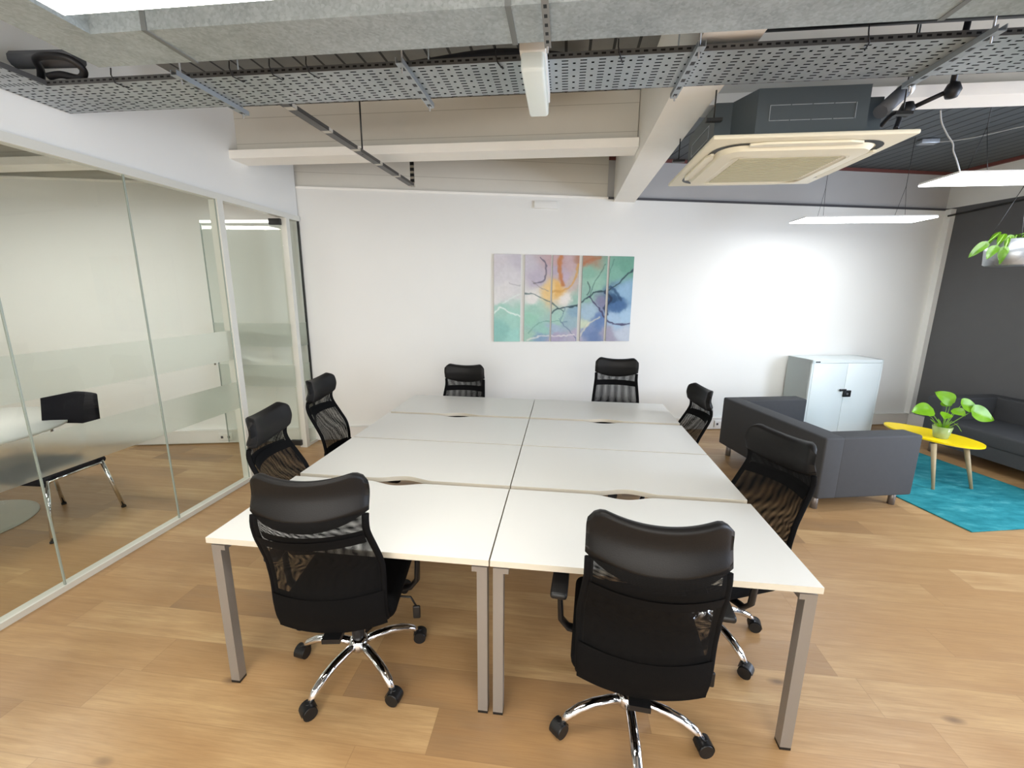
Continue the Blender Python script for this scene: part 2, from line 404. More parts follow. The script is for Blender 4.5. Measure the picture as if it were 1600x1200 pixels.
M['white'] = simple('white_plastic', rgb(226, 226, 222), .4, 0, .4)
M['cord'] = simple('pale_cord', rgb(170, 172, 172), .6)

# rug
def mat_rug():
    m, nt, out = newmat('teal_rug')
    v = obj_coord(nt, (1, 2.2, 1), (0, 0, -.3))
    n1 = noise(nt, v, 5, 5, .62); n2 = noise(nt, obj_coord(nt), 180, 2)
    col = ramp(nt, n1, [(.3, rgb(24, 104, 114)), (.55, rgb(44, 128, 136)), (.78, rgb(84, 156, 160))])
    b = principled(nt, rough=.9, spec=.15); nt.links.new(col, b.inputs['Base Color']); bump(nt, n2, b, .5, .006)
    nt.links.new(b.outputs[0], out.inputs[0]); return m
M['rug'] = mat_rug()

# ------------------------------------------------------------------ room shell
TOP = 3.25
fl = MB(); fl.add([(-6.2, -5, 0), (7.5, -5, 0), (7.5, 6, 0), (-6.2, 6, 0)], [(0, 1, 2, 3)]); struct('floor', fl, M['floor'])
mb = MB(); mb.box(-6.2, .9, -5, 6, TOP, TOP + .1); struct('ceiling', mb, M['deckL'])
mb = MB(); mb.box(.9, 7.5, -5, 6, TOP, TOP + .1); struct('ceiling', mb, M['deckR'])
# back wall (lower plaster face is proud of the boarded upper wall)
mb = MB(); mb.box(-3.8, 7.95, 0, .25, 0, 2.79, MBk); struct('wall_back', mb, M['wall'])
mb = MB(); mb.box(-3.8, 3.42, .04, .25, 2.79, TOP, MBk); struct('wall_back', mb, M['boards'])
mb = MB(); mb.box(3.42, 7.95, .05, .25, 2.79, TOP, MBk); struct('wall_back', mb, M['wall_up_r'])
mb = MB(); mb.box(-3.8, 3.42, -.006, .04, 2.79, 2.812, MBk); struct('trim_1', mb, M['cream'])
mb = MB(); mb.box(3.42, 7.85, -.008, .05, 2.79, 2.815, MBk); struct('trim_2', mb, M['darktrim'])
mb = MB(); mb.box(3.42, 7.85, .03, .06, 3.215, 3.249, MBk); struct('trim_3', mb, M['redtrim'])
# right wall, dark charcoal with pale upper band
mb = MB(); mb.box(7.87, 8.1, -9, .25, 0, 2.82, MBk); struct('wall_right', mb, M['charcoal'])
mb = MB(); mb.box(7.87, 8.1, -9, .25, 2.82, TOP, MBk); struct('wall_right', mb, M['wall'])
mb = MB(); mb.box(7.80, 7.872, -.075, 0, .16, 2.80, MBk); struct('trim_4', mb, M['wall'])
mb = MB(); mb.box(7.83, 7.875, -9, -.03, 3.215, 3.249, MBk); struct('trim_5', mb, M['redtrim'])
# baseboards = white dado trunking
def skirting(name, u0, u1):
    mb = MB(); mb.box(u0, u1, -.045, 0, .012, .155, MBk); mb.box(u0, u1, -.05, 0, .15, .163, MBk)
    o = struct(name, mb, M['trim'])
    k = MB(); k.box(u0, u1, -.03, 0, 0, .014, MBk); k.build('shoe_moulding', M['woodleg'], o)
skirting('baseboard_back', -3.8, 7.87)
mb = MB(); mb.box(7.82, 7.87, -9, -.05, 0, .16, MBk); struct('baseboard_right', mb, M['trim'])
# front wall and left outer wall (behind the camera / end of the meeting room)
mb = MB(); mb.box(-6.2, 7.5, -4.7, -4.5, 0, TOP); struct('wall_front', mb, M['wall'])
mb = MB(); mb.box(-6.2, -6.0, -4.5, 3.0, 0, TOP); struct('wall_left', mb, M['wall'])
# wall above the glass partition
GX = -2.6
mb = MB(); mb.box(GX - .1, GX, -4.5, 3.1, 2.50, TOP); struct('wall_left', mb, M['wall'])
mb = MB(); mb.box(GX - .1, GX, -4.5, -1.86, 0, 2.5); struct('wall_left', mb, M['wall'])
# painted beams
mb = MB(); mb.box(-6.0, .77, 2.30, 2.41, 2.885, TOP); struct('trim_6', mb, M['boards'])
mb = MB(); mb.box(-6.0, .77, 2.19, 2.41, 2.82, 2.885, None); struct('trim_7', mb, M['cream'])
mb = MB(); mb.box(.775, 1.015, -4.5, 4.02, 2.765, TOP); struct('trim_8', mb, M['cream'])
mb = MB(); mb.box(1.015, 6.5, 1.56, 1.66, 2.88, TOP); struct('trim_9', mb, M['boards'])
mb = MB(); mb.box(1.015, 6.5, 1.48, 1.66, 2.82, 2.88); struct('trim_10', mb, M['cream'])
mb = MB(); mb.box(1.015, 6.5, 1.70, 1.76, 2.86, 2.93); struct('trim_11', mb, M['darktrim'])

# ------------------------------------------------------------------ glass partition (x = GX)
def part(name, mb, mat, parent): return mb.build(name, mat, parent)
gp = thing('glass_partition', 'tall frameless glass partition with two frosted bands left of the desks', 'partition', (GX, -.5, 0))
gp.location = (0, 0, 0)
mb = MB(); mb.box(GX - .045, GX + .015, -1.86, 2.02, 0, .035); part('bottom_channel', mb, M['frame'], gp)
mb = MB(); mb.box(GX - .05, GX + .02, -1.86, 3.1, 2.455, 2.505); part('head_channel', mb, M['frame'], gp)
ys = [-1.86, -1.09, -.32, .45, 1.22, 1.97]
for a, b in zip(ys[:-1], ys[1:]):
    mb = MB(); mb.add([(GX, a + .004, .035), (GX, b - .004, .035), (GX, b - .004, 2.455), (GX, a + .004, 2.455)], [(0, 1, 2, 3)])
    pane = part('glass_pane', mb, M['glass'], gp)
    e = MB(); e.box(GX - .004, GX + .006, b - .004, b + .004, .035, 2.455); e.build('pane_edge', M['gedge'], pane)
    for z0, z1 in ((.70, .94), (1.14, 1.39)):
        f = MB(); f.add([(GX - .004, a + .002, z0), (GX - .004, b - .002, z0), (GX - .004, b - .002, z1), (GX - .004, a + .002, z1)], [(0, 1, 2, 3)])
        f.build('frosted_band', M['frost'], pane)
mb = MB(); mb.box(GX - .06, GX + .02, 1.97, 2.03, 0, 2.455); part('frame_post', mb, M['frame'], gp)
mb = MB(); mb.box(GX - .06, GX + .02, 2.86, 2.915, 0, 2.455); part('frame_post', mb, M['frame'], gp)
mb = MB(); mb.add([(GX, 2.915, .03), (GX, 3.1, .03), (GX, 3.1, 2.455), (GX, 2.915, 2.455)], [(0, 1, 2, 3)])
pane = part('side_pane', mb, M['glass'], gp)
for z0, z1 in ((.70, .94), (1.14, 1.39)):
    f = MB(); f.add([(GX - .004, 2.915, z0), (GX - .004, 3.09, z0), (GX - .004, 3.09, z1), (GX - .004, 2.915, z1)], [(0, 1, 2, 3)]); f.build('frosted_band', M['frost'], pane)
mb = MB(); mb.box(GX - .03, GX + .015, 2.915, 3.1, 0, .03); part('bottom_channel', mb, M['frame'], gp)
mb = MB(); mb.box(GX - .01, GX + .01, 3.085, 3.1, .03, 2.455); part('wall_channel', mb, M['darkmetal'], gp)
# open glass door leaf folded back into the meeting room
dl = thing('glass_door', 'frameless glass door standing open into the meeting room', 'door', (GX - .03, 2.845, 0), math.radians(3))
W = .86
mb = MB(); mb.add([(0, 0, .04), (-W, 0, .04), (-W, 0, 2.41), (0, 0, 2.41)], [(0, 1, 2, 3)]); part('glass_leaf', mb, M['glass'], dl)
for z0, z1 in ((.70, .94), (1.14, 1.39)):
    mb = MB(); mb.add([(0, -.004, z0), (-W, -.004, z0), (-W, -.004, z1), (0, -.004, z1)], [(0, 1, 2, 3)]); part('frosted_band', mb, M['frost'], dl)
mb = MB(); mb.box(-W, -.08, -.006, .006, 2.405, 2.43); part('top_edge_glint', mb, emit('painted_edge_glint', (1, 1, .97, 1), 2.2), dl)  # emission stands in for light caught along the glass edge
mb = MB(); mb.box(-W - .004, -W + .004, -.005, .005, .04, 2.41); part('leaf_edge', mb, M['gedge'], dl)
for z in (.03, 2.385):
    mb = MB(); mb.box(-.12, .0, -.018, .018, z, z + .06, None, .004); part('patch_hinge', mb, M['darkmetal'], dl)
mb = MB(); mb.box(-W, -W + .19, -.02, .02, 1.0, 1.09, None, .004); lk = part('lock_case', mb, M['darkmetal'], dl)
mb = MB(); mb.tube([(-W + .06, -.02, 1.035), (-W + .06, -.07, 1.035)], .01, 8); mb.tube([(-W + .06, -.065, 1.035), (-W + .01, -.068, 1.03), (-W + .01, -.066, .94)], .009, 8); mb.build('lever_handle', M['steel'], lk)

# wall sockets on the trunking
def socket(u, label, v=-.047, w=.146):
    t = thing('wall_socket', label, 'socket', B(u, v, .085), AB)
    mb = MB(); mb.box(-w / 2, w / 2, -.012, 0, -.043, .043, None, .004); part('face_plate', mb, M['white'], t)
    for s in (-1, 1):
        mb = MB(); mb.box(s * .036 - .012, s * .036 + .012, -.016, -.011, -.018, .010); part('outlet', mb, M['darktrim'], t)
        mb = MB(); mb.box(s * .012 - .007, s * .012 + .007, -.018, -.011, .018, .032); part('rocker_switch', mb, M['trim'], t)
socket(5.06, 'white double socket on the baseboard beside the sofa arm')
socket(-.98, 'white double socket on the meeting room baseboard behind the glass')
mb = MB(); mb.box(2.56, 2.83, -.022, 0, 2.665, 2.745, MBk, .004); tag(mb.build('junction_cover', M['wall']), 'white blank cover plate high on the back wall under the beam', 'cover plate')

# ------------------------------------------------------------------ desks
def desk_proto(back_scallop):
    """desk at origin: front-left corner (0,0), user edge along y=0"""
    W, D = 1.189, .62
    t = thing('bench_desk', '', 'desk')
    pts = [(0, 0), (W, 0), (W, D)]
    c = W / 2 - .012
    for i in range(25):
        q = 1 - i / 24; x = c - .17 + .34 * q
        pts.append((x, D - .040 * (.5 - .5 * math.cos(2 * PI * q))))
    pts.append((0, D))
    top = MB(); top.prism(pts, .705, .73)
    o = top.build('desktop', M['desktop'], t)
    for k, x0 in enumerate((.009, W - .049)):
        mb = MB(); mb.box(x0, x0 + .041, .013, .055, 0.012, .690)
        mb.box(x0 + (.041 if k == 0 else -.02), x0 + (.061 if k == 0 else 0), .013, .055, .668, .690)
        lg = part('leg', mb, M['leg'], t)
        f = MB(); f.box(x0, x0 + .041, .013, .055, 0, .012); f.build('leg_foot', M['black'], lg)
        mb = MB(); mb.box(x0, x0 + .04, .055, D - .01, .66, .705); part('side_rail', mb, M['leg'], t)
    mb = MB(); mb.box(.05, W - .05, .07, .11, .665, .705); part('cross_beam', mb, M['leg'], t)
    mb = MB(); mb.box(.09, W - .09, D - .13, D - .02, .52, .53); mb.box(.09, W - .09, D - .13, D - .125, .53, .60); part('cable_tray', mb, M['black'], t)
    return t
Y1, Y2, Y3, Y4, Y5, Y6 = .62, .660, 1.2795, 1.911, 1.952, 2.581
d0 = desk_proto(True)
d0['label'] = 'white bench desk in the front row on the left side'; d0.location = (-1.192, 0, 0)
GR = 'white bench desks pushed together in a block'
d0['group'] = GR
dup(d0, 'white bench desk in the front row on the right side', (.003, 0, 0))
dup(d0, 'white bench desk in the second row from the front, left side', (-.003, 1.279, 0), PI)
dup(d0, 'white bench desk in the second row from the front, right side', (1.192, 1.279, 0), PI)
dup(d0, 'white bench desk in the third row from the front, left side', (-1.192, 1.291, 0), 0)
dup(d0, 'white bench desk in the third row from the front, right side', (.003, 1.291, 0), 0)
dup(d0, 'white bench desk in the far row, left side', (-.003, Y6 - .001, 0), PI)
dup(d0, 'white bench desk in the far row, right side', (1.192, Y6 - .001, 0), PI)

# ------------------------------------------------------------------ office chairs (face +Y)
PROF = [(.44, -.262), (.50, -.295), (.58, -.318), (.66, -.322), (.74, -.338), (.82, -.378), (.90, -.420), (.95, -.432), (1.0, -.420), (1.05, -.402), (1.10, -.408), (1.15, -.425)]
def prof(z):
    P = PROF
    if z <= P[0][0]: return P[0][1]
    for i in range(len(P) - 1):
        if z <= P[i + 1][0]:
            z0, y0 = P[i]; z1, y1 = P[i + 1]; t = (z - z0) / (z1 - z0)
            m0 = (y1 - P[i - 1][1]) / (z1 - P[i - 1][0]) if i else (y1 - y0) / (z1 - z0)
            m1 = (P[i + 2][1] - y0) / (P[i + 2][0] - z0) if i + 2 < len(P) else (y1 - y0) / (z1 - z0)
            h = z1 - z0
            return (2*t**3-3*t**2+1)*y0 + (t**3-2*t**2+t)*h*m0 + (-2*t**3+3*t**2)*y1 + (t**3-t**2)*h*m1
    return P[-1][1]
def half(z):
    if z < .72: return .204 + .005 * (z - .44) / .28
    if z < .92: return .209 - .019 * (z - .72) / .2
    return .190
def curv(s, z): return .055 * s * s * (1 if z > .6 else .5 + .5 * (z - .44) / .16)

def chair_proto():
    t = thing('office_chair', '', 'chair')
    # mesh panel in two layers with procedural weave (uv in metres)
    def layer(off):
        nu, nv = 24, 44; z0, z1 = .45, .985
        vs = []; uv = []; fs = []
        for j in range(nv + 1):
            z = z0 + (z1 - z0) * j / nv
            for i in range(nu + 1):
                s_ = -1 + 2 * i / nu
                vs.append((s_ * (half(z) - .006), prof(z) + curv(s_, z) + off, z)); uv.append((s_ * .21, z))
        for j in range(nv):
            for i in range(nu): fs.append((j*(nu+1)+i, j*(nu+1)+i+1, (j+1)*(nu+1)+i+1, (j+1)*(nu+1)+i))
        return vs, fs, uv
    me = bpy.data.meshes.new('backrest'); V = []; F = []; U = []
    for off in (-.012, .012):
        vs, fs, uv = layer(off); o = len(V); V += vs; F += [tuple(o + i for i in f) for f in fs]; U += [(a * (1.0 if off < 0 else 1.035), b) for a, b in uv]
    me.from_pydata(V, [], F); ul = me.uv_layers.new(name='weave')
    for lp in me.loops: ul.data[lp.index].uv = U[lp.vertex_index]
    me.polygons.foreach_set('use_smooth', [True] * len(F)); me.materials.append(M['mesh'])
    br = bpy.data.objects.new('backrest', me); C.objects.link(br); br.parent = t
    # frame tube round the mesh
    zs = [.45 + .53 * i / 26 for i in range(27)]
    for s_ in (-1, 1):
        mb = MB(); mb.tube([(s_ * half(z), prof(z) + curv(1, z), z) for z in zs], .0105, 8, flat=1.3)
        part('back_frame', mb, M['fabric'], t)
    # stretched strap under the headrest
    mb = MB()
    mb.sheet(lambda u, v: ((2*u-1) * .187, prof(.865 + .042 * v) + curv(2*u-1, .9) + .0165, .865 + .042 * v), 20, 3)
    mb.sheet(lambda u, v: ((2*u-1) * .187, prof(.865 + .042 * v) + curv(2*u-1, .9) - .0165, .865 + .042 * v), 20, 3)
    part('strap', mb, M['fabric'], t)
    # solid black lumbar padding low in the back
    mb = MB()
    def skirt(off): return lambda u, v: ((2*u-1) * .211, prof(.435 + .17 * v) + curv(2*u-1, .435 + .17 * v) + off, .435 + .17 * v - .022 * (1 - v) * (1 - (2*u-1) ** 2))
    mb.sheet(skirt(-.0145), 16, 8); mb.sheet(skirt(.0145), 16, 8)
    part('skirt', mb, M['fabric'], t)
    # headrest : curved padded shell
    nu, nv = 28, 20; vs = []; fs = []
    def outline(s_):
        a = abs(s_)
        top = 1.115 + .03 * a * a - .05 * max(0, (a - .74) / .26) ** 2.4
        bot_f = .937 + .055 * a ** 2.2
        bot_b = .972 + .026 * a ** 2
        return top, bot_f, bot_b
    for side in (0, 1):
        for j in range(nv + 1):
            for i in range(nu + 1):
                s_ = -1 + 2 * i / nu; tz, bf, bb = outline(s_)
                b_ = bf if side == 0 else bb
                v_ = j / nv; z = b_ + (tz - b_) * v_
                wx = .203 - .016 * max(0, (z - 1.06) / .08) ** 2
                e = (1 - (2 * v_ - 1) ** 12) ** .5 * (1 - abs(s_) ** 14) ** .5
                th = (.032 if side == 0 else -.013) * max(e, 0)
                bulge = .012 * math.exp(-((z - .99) / .05) ** 2) if side == 0 else 0
                vs.append((s_ * wx, prof(z) + curv(s_, z) + th + bulge * e, z))
    K = (nu + 1) * (nv + 1)
    for side in (0, 1):
        for j in range(nv):
            for i in range(nu):
                q = [side*K + j*(nu+1)+i, side*K + j*(nu+1)+i+1, side*K + (j+1)*(nu+1)+i+1, side*K + (j+1)*(nu+1)+i]
                fs.append(tuple(q if side else reversed(q)))
    ring = [j for j in range(nu)]
    for i in range(nu):
        fs.append((i, i + 1, K + i + 1, K + i)); a = nv * (nu + 1)
        fs.append((a + i + 1, a + i, K + a + i, K + a + i + 1))
    for j in range(nv):
        a, b = j * (nu + 1), (j + 1) * (nu + 1)
        fs.append((b, a, K + a, K + b)); fs.append((a + nu, b + nu, K + b + nu, K + a + nu))
    mb = MB(); mb.add(vs, fs, True); part('headrest', mb, M['leather'], t)
    # seat
    mb = MB()
    def seatfn(p):
        x, y, z = p
        d = .018 * max(0, (y - .12) / .12) ** 2
        return [x, y, z - d + .008 * (abs(x) / .24) ** 2]
    mb.rbox(-.235, .235, -.235, .245, .415, .50, .038, None, 4, seatfn, 6); part('seat', mb, M['fabric'], t)
    mb = MB(); mb.box(-.09, .09, -.14, .12, .375, .418, None, .01); mb.box(-.035, .035, -.30, -.1, .385, .405)
    part('tilt_mechanism', mb, M['black'], t)
    mb = MB(); mb.tube([(.08, -.02, .39), (.26, -.04, .385), (.285, -.045, .34)], .005, 6); lv = part('height_lever', mb, M['black'], t)
    k = MB(); k.rbox(.268, .302, -.052, -.038, .28, .345, .007); k.build('paddle', M['black'], lv)
    # arms
    for s_ in (-1, 1):
        mb = MB()
        mb.tube([(s_*.19, .0, .40), (s_*.255, .0, .41), (s_*.285, -.005, .45), (s_*.29, -.01, .55), (s_*.29, -.01, .64)], [.022, .022, .022, .02, .02], 10, flat=.55, up=(1, 0, 0))
        a = part('armrest', mb, M['black'], t)
        k = MB(); k.rbox(s_*.29 - .032, s_*.29 + .032, -.13, .13, .635, .662, .012, None, 3, lambda p: [p[0], p[1], p[2] - .01 * max(0, (abs(p[1]) - .06) / .07)]); k.build('arm_pad', M['black'], a)
    # gas column, star base
    mb = MB(); mb.tube([(0, 0, .10), (0, 0, .25)], .028, 16); mb.tube([(0, 0, .25), (0, 0, .38)], .014, 12); part('gas_column', mb, M['black'], t)
    base = MB(); base.lathe([(.0, .085), (.036, .087), (.046, .10), (.046, .135), (.03, .15), (0, .15)], 20)
    for k in range(5):
        an = math.radians(72 * k); Mx = Matrix.Rotation(an, 4, 'Z')
        base.tube([(.02, 0, .118), (.08, 0, .125), (.15, 0, .123), (.21, 0, .110), (.255, 0, .088), (.285, 0, .06)], [.021, .021, .021, .0205, .019, .014], 10, True, Mx, .8)
    part('star_base', base, M['chrome'], t)
    for k in range(5):
        an = math.radians(72 * k); Mx = Tm(.292 * math.cos(an), .292 * math.sin(an), 0, an + .9 * (k % 3 - 1) + .5)
        mb = MB()
        for w in (-1, 1):
            mb.tube([(0, w * .007, .029), (0, w * .026, .029)], .029, 16, True, Mx)
        mb.tube([(0, -.008, .026), (0, .008, .026)], .012, 10, True, Mx)
        mb.sheet(lambda u, v: ((.033) * math.cos(-.3 + u * 3.4), (v - .5) * .046, .031 + .033 * math.sin(-.3 + u * 3.4)), 10, 2, True, Mx)
        mb.tube([(0, 0, .045), (0, 0, .066)], .010, 8, True, Mx)
        part('caster', mb, M['black'], t)
    return t
CG = 'black high-back mesh office chairs around the desks'
ch = chair_proto(); ch['group'] = CG
def place(src, label, x, y, deg, base_deg, dz=0, first=False):
    r = src if first else dup(src, label, group=CG)
    r.location = (x, y, 0); r.rotation_euler = (0, 0, math.radians(deg)); r['label'] = label
    for c in r.children:
        k = c.name.split('.')[0]
        if k in ('star_base', 'caster'):
            a = math.radians(base_deg - deg); c.rotation_euler = (0, 0, a)
        elif dz and k != 'gas_column': c.location = (0, 0, dz)
    return r
CH = [
 ('black mesh office chair at the front desk on the left, seen from behind', -.655, .185, 9, 36, 0),
 ('black mesh office chair at the front desk on the right, seen from behind', .565, .055, -4, -90, 0),
 ('black mesh office chair on the left side nearest the glass wall', -.90, .60, -80, 20, 0),
 ('black mesh office chair on the left side nearer the glass door', -1.115, 1.44, -84, 50, 0),
 ('black mesh office chair on the right side in front of the sofa', 1.015, .61, 112, 8, -.07),
 ('black mesh office chair on the right side, behind the one beside the sofa', 1.00, 2.03, 97, 30, -.12),
 ('black mesh office chair behind the far desks on the left, near the wall', -.715, 2.33, 180, 20, -.1),
 ('black mesh office chair behind the far desks on the right, below the canvases', .745, 2.36, 176, 50, 0),
]
for i, (lb, x, y, dg, bd, dz) in enumerate(CH):
    if i: place(ch, lb, x, y, dg, bd, dz)
for c in list(ch.children): pass
place(ch, CH[0][0], CH[0][1], CH[0][2], CH[0][3], CH[0][4], 0, True)

# ------------------------------------------------------------------ sofas
def sofa(name_label, u0, u1, v0, v1, h, back_side, arm=.17, seat_h=.40, group='charcoal cube sofas', tilt=0):
    """box sofa in B frame; back_side -1: back along u0, +1: back along u1"""
    L = v1 - v0; D = u1 - u0; cx, cy, _ = B((u0 + u1) / 2, (v0 + v1) / 2)
    t = thing('sofa', name_label, 'sofa', (cx, cy, 0), AB + (0 if back_side < 0 else PI) + tilt, group)
    # local: back along -x, open to +x ; length along y
    x0, x1, y0, y1 = -D / 2, D / 2, -L / 2, L / 2
    mb = MB(); mb.rbox(x0, x0 + arm, y0, y1, .12, h, .018, None, 3); part('backrest', mb, M['sofa'], t)
    for s_ in (0, 1):
        ya, yb = (y0, y0 + arm) if s_ == 0 else (y1 - arm, y1)
        mb = MB(); mb.rbox(x0 + arm - .02, x1, ya, yb, .12, h, .018, None, 3); part('armrest', mb, M['sofa'], t)
    mb = MB(); mb.box(x0 + arm - .01, x1 - .01, y0 + arm - .01, y1 - arm + .01, .125, .26); part('base', mb, M['sofa'], t)
    mb = MB(); mb.rbox(x0 + arm, x1, y0 + arm, y1 - arm, .25, seat_h, .03, None, 4); part('seat_cushion', mb, M['sofa'], t)
    for sx in (x0 + .07, x1 - .07):
        for sy in (y0 + .09, y1 - .09):
            mb = MB(); mb.tube([(sx, sy, 0), (sx, sy, .125)], .026, 14); part('leg', mb, M['sofaleg'], t)
    return t
sofa('charcoal fabric cube sofa between the desks and the white cabinet', 4.56, 5.42, -2.2, -.83, .64, -1)
sofa('charcoal fabric cube sofa against the dark wall behind the yellow table', 6.98, 7.82, -2.75, -.92, .64, 1)

# ------------------------------------------------------------------ cabinet
cb = thing('storage_cabinet', 'white steel two-door storage cabinet against the back wall behind the sofa', 'cabinet', B(6.39, -.235), AB)
w, d, h = .475, .2, .97
mb = MB(); mb.box(-w, w, -d + .018, d, .0, h - .02); mb.box(-w, w, -d, d, h - .035, h); mb.box(-w, -w + .02, -d, d, 0, h); mb.box(w - .02, w, -d, d, 0, h); mb.box(-w, w, -d, d, 0, .04); part('body', mb, M['cab'], cb)
for s_ in (-1, 1):
    mb = MB(); xa, xb = (-w + .023, -.002) if s_ < 0 else (.002, w - .023)
    mb.box(xa, xb, -d - .002, -d + .02, .045, h - .04, None, .003); dr = part('door', mb, M['cab'], cb)
    if s_ > 0:
        k = MB(); k.box(-.012, .085, -d - .022, -d, .515, .595, None, .004); k.build('lock_plate', M['black'], dr)
        k = MB(); k.tube([(.03, -d - .02, .555), (.03, -d - .03, .555)], .013, 12); k.build('keyhole', M['steel'], dr)
    else:
        k = MB(); k.box(-.075, .01, -d - .03, -d - .015, .588, .615, None, .004); k.tube([(-.055, -d - .002, .60), (-.055, -d - .02, .60)], .012, 8); k.build('turn_handle', M['darkmetal'], dr)
mb = MB(); mb.box(-w + .04, -w + .10, -d - .002, -d, h - .028, h - .014); part('badge', mb, M['darkmetal'], cb)

# ------------------------------------------------------------------ rug, yellow table, plants
mb = MB(); mb.rbox(5.52, 6.84, -2.585, -.62, 0.0, .011, .005, MBk, 2); tag(mb.build('rug', M['rug']), 'teal rectangular rug under the yellow coffee table', 'rug')
yt = thing('coffee_table', 'yellow oval coffee table on splayed oak legs standing on the teal rug', 'table', (3.845, 3.03, .011))
DirA = math.atan2(2.70 - 3.42, 4.04 - 3.735)
def oval(hr=.40, wd=.215, n=56):
    P = []
    for i in range(n):
        a = 2 * PI * i / n; x = hr * math.cos(a); y = wd * math.sin(a) * (1 + .18 * math.cos(a))
        P.append((x, y))
    return P
ov = oval(); mb = MB(); Mr = Matrix.Rotation(DirA, 4, 'Z')
mb.prism(ov, .395, .409, Mr); o2 = part('table_top', mb, M['yellow'], yt)
mb = MB(); mb.prism([(x * .97, y * .96) for x, y in ov], .388, .395, Mr); mb.build('top_underside', M['woodleg'], o2)
for (bx, by), (fx, fy) in ((((.10, -.13)), (-.199 + .0, -.40)), ((.13, -.16), (.167, -.337)), ((-.10, .18), (-.12, .34))):
    pass
for tx, ty, fx, fy in ((-.16, -.26, -.199, -.40), (.10, -.27, .167, -.337), (-.06, .24, -.10, .36)):
    mb = MB(); mb.tube([(tx, ty, .39), (fx, fy, 0)], [.022, .012], 12); part('leg', mb, M['woodleg'], yt)

def leafmat(name, c1, c2):
    m, nt, out = newmat(name)
    n1 = noise(nt, obj_coord(nt), 14, 3)
    col = mixc(nt, n1, c1, c2)
    b = principled(nt, rough=.35, spec=.5); nt.links.new(col, b.inputs['Base Color'])
    tr = N(nt, 'ShaderNodeBsdfTranslucent'); nt.links.new(col, tr.inputs[0])
    mx = nt.nodes.new('ShaderNodeMixShader'); mx.inputs[0].default_value = .3; nt.links.new(b.outputs[0], mx.inputs[1]); nt.links.new(tr.outputs[0], mx.inputs[2])
    nt.links.new(mx.outputs[0], out.inputs[0]); return m
M['leaf'] = leafmat('bright_green_leaf', rgb(84, 140, 12), rgb(140, 190, 40))
M['stem'] = leafmat('pale_green_stem', rgb(110, 160, 60), rgb(150, 190, 90))
def leaf(mb, base, d, L, Wd, droop=.5, face=None):
    """heart-shaped leaf: base point, direction (Vector), length, width"""
    d = Vector(d).normalized(); side = d.cross(Vector((0, 0, 1)))
    if side.length < .1: side = Vector((1, 0, 0))
    side.normalize(); up = side.cross(d)
    if face:
        fv = Vector(face); up = (fv - d * fv.dot(d)).normalized(); side = d.cross(up)
    nu, nv = 8, 12; vs = []
    for j in range(nv + 1):
        t = j / nv
        w_ = Wd * (math.sin(PI * min(1, t ** .62)) ** .75) if 0 < t < 1 else 0
        for i in range(nu + 1):
            s_ = -1 + 2 * i / nu
            p = Vector(base) + d * (L * t - (.12 * L * s_ * s_ * (1 - t))) + side * (w_ * s_) + up * (.18 * Wd * abs(s_) - droop * L * t * t * .5) + up * .02 * L * math.sin(t * 9) * s_
            vs.append(p)
    fs = [(j*(nu+1)+i, j*(nu+1)+i+1, (j+1)*(nu+1)+i+1, (j+1)*(nu+1)+i) for j in range(nv) for i in range(nu)]
    mb.add(vs, fs, True)
# potted plant on the table
PP = (3.845, 2.915, .42)
pp = thing('potted_plant', 'young leafy plant in a small clear glass pot on the yellow table', 'plant', PP)
def mat_clear():
    m, nt, out = newmat('pot_glass')
    t = nt.nodes.new('ShaderNodeBsdfTransparent'); t.inputs[0].default_value = (.86, .93, .74, 1)
    b = principled(nt, rgb(196, 216, 150), .12, 0, .6)
    mx = nt.nodes.new('ShaderNodeMixShader'); mx.inputs[0].default_value = .42; nt.links.new(t.outputs[0], mx.inputs[1]); nt.links.new(b.outputs[0], mx.inputs[2]); nt.links.new(mx.outputs[0], out.inputs[0]); return m
mb = MB(); mb.lathe([(.0, 0), (.052, 0), (.056, .006), (.075, .115), (.071, .115), (.052, .01), (0, .01)], 32); part('glass_pot', mb, mat_clear(), pp)
mb = MB(); mb.lathe([(0, .008), (.051, .008), (.0585, .045), (0, .048)], 28); part('soil', mb, simple('wet_brown_soil', rgb(140, 96, 40), .5, var=.3, vscale=60), pp)
sd = [(.000, .00, .0, .0, .285, 0), ]
specs = [  # (tip offset x,y,z ; leaf dir ; L ; W)
 ((-.155, -.02, .275), (-1, -.2, -.05), .17, .075), ((.07, .05, .345), (-.5, .15, .35), .15, .07),
 ((.10, -.02, .335), (.9, -.1, -.15), .15, .07), ((.165, -.06, .285), (1, -.25, -.35), .19, .08),
 ((-.03, -.05, .245), (-.5, -.5, -.1), .11, .045), ((.045, -.03, .285), (.1, -.7, -.2), .10, .045), ((.02, .03, .30), (.2, .5, .3), .10, .04)]
ms = MB(); ml = MB()
for (o, dr, L_, W_) in specs:
    ms.tube([(.01 * dr[0], .01 * dr[1], .045), (o[0] * .25, o[1] * .25, .14), (o[0] * .7, o[1] * .7, o[2] * .8), o], [.0055, .0045, .0035, .0025], 6)
for (o, dr, L_, W_) in specs: leaf(ml, o, dr, L_, W_, .35, (-.35, -.6, .55))
ms.tube([(0, 0, .05), (-.08, -.02, .14), (-.13, -.03, .20), (-.16, -.03, .215)], .0025, 5)
ms.tube([(0, 0, .05), (.09, .03, .16), (.13, .0, .12), (.15, -.02, .075)], .0025, 5)
for a in range(6):
    an = a * 1.05 + .3; leaf(ml, (.01 * math.cos(an), .01 * math.sin(an), .06), (math.cos(an) * .5, math.sin(an) * .5, 1), .13, .02, .5)
part('stems', ms, M['stem'], pp); part('leaves', ml, M['leaf'], pp)
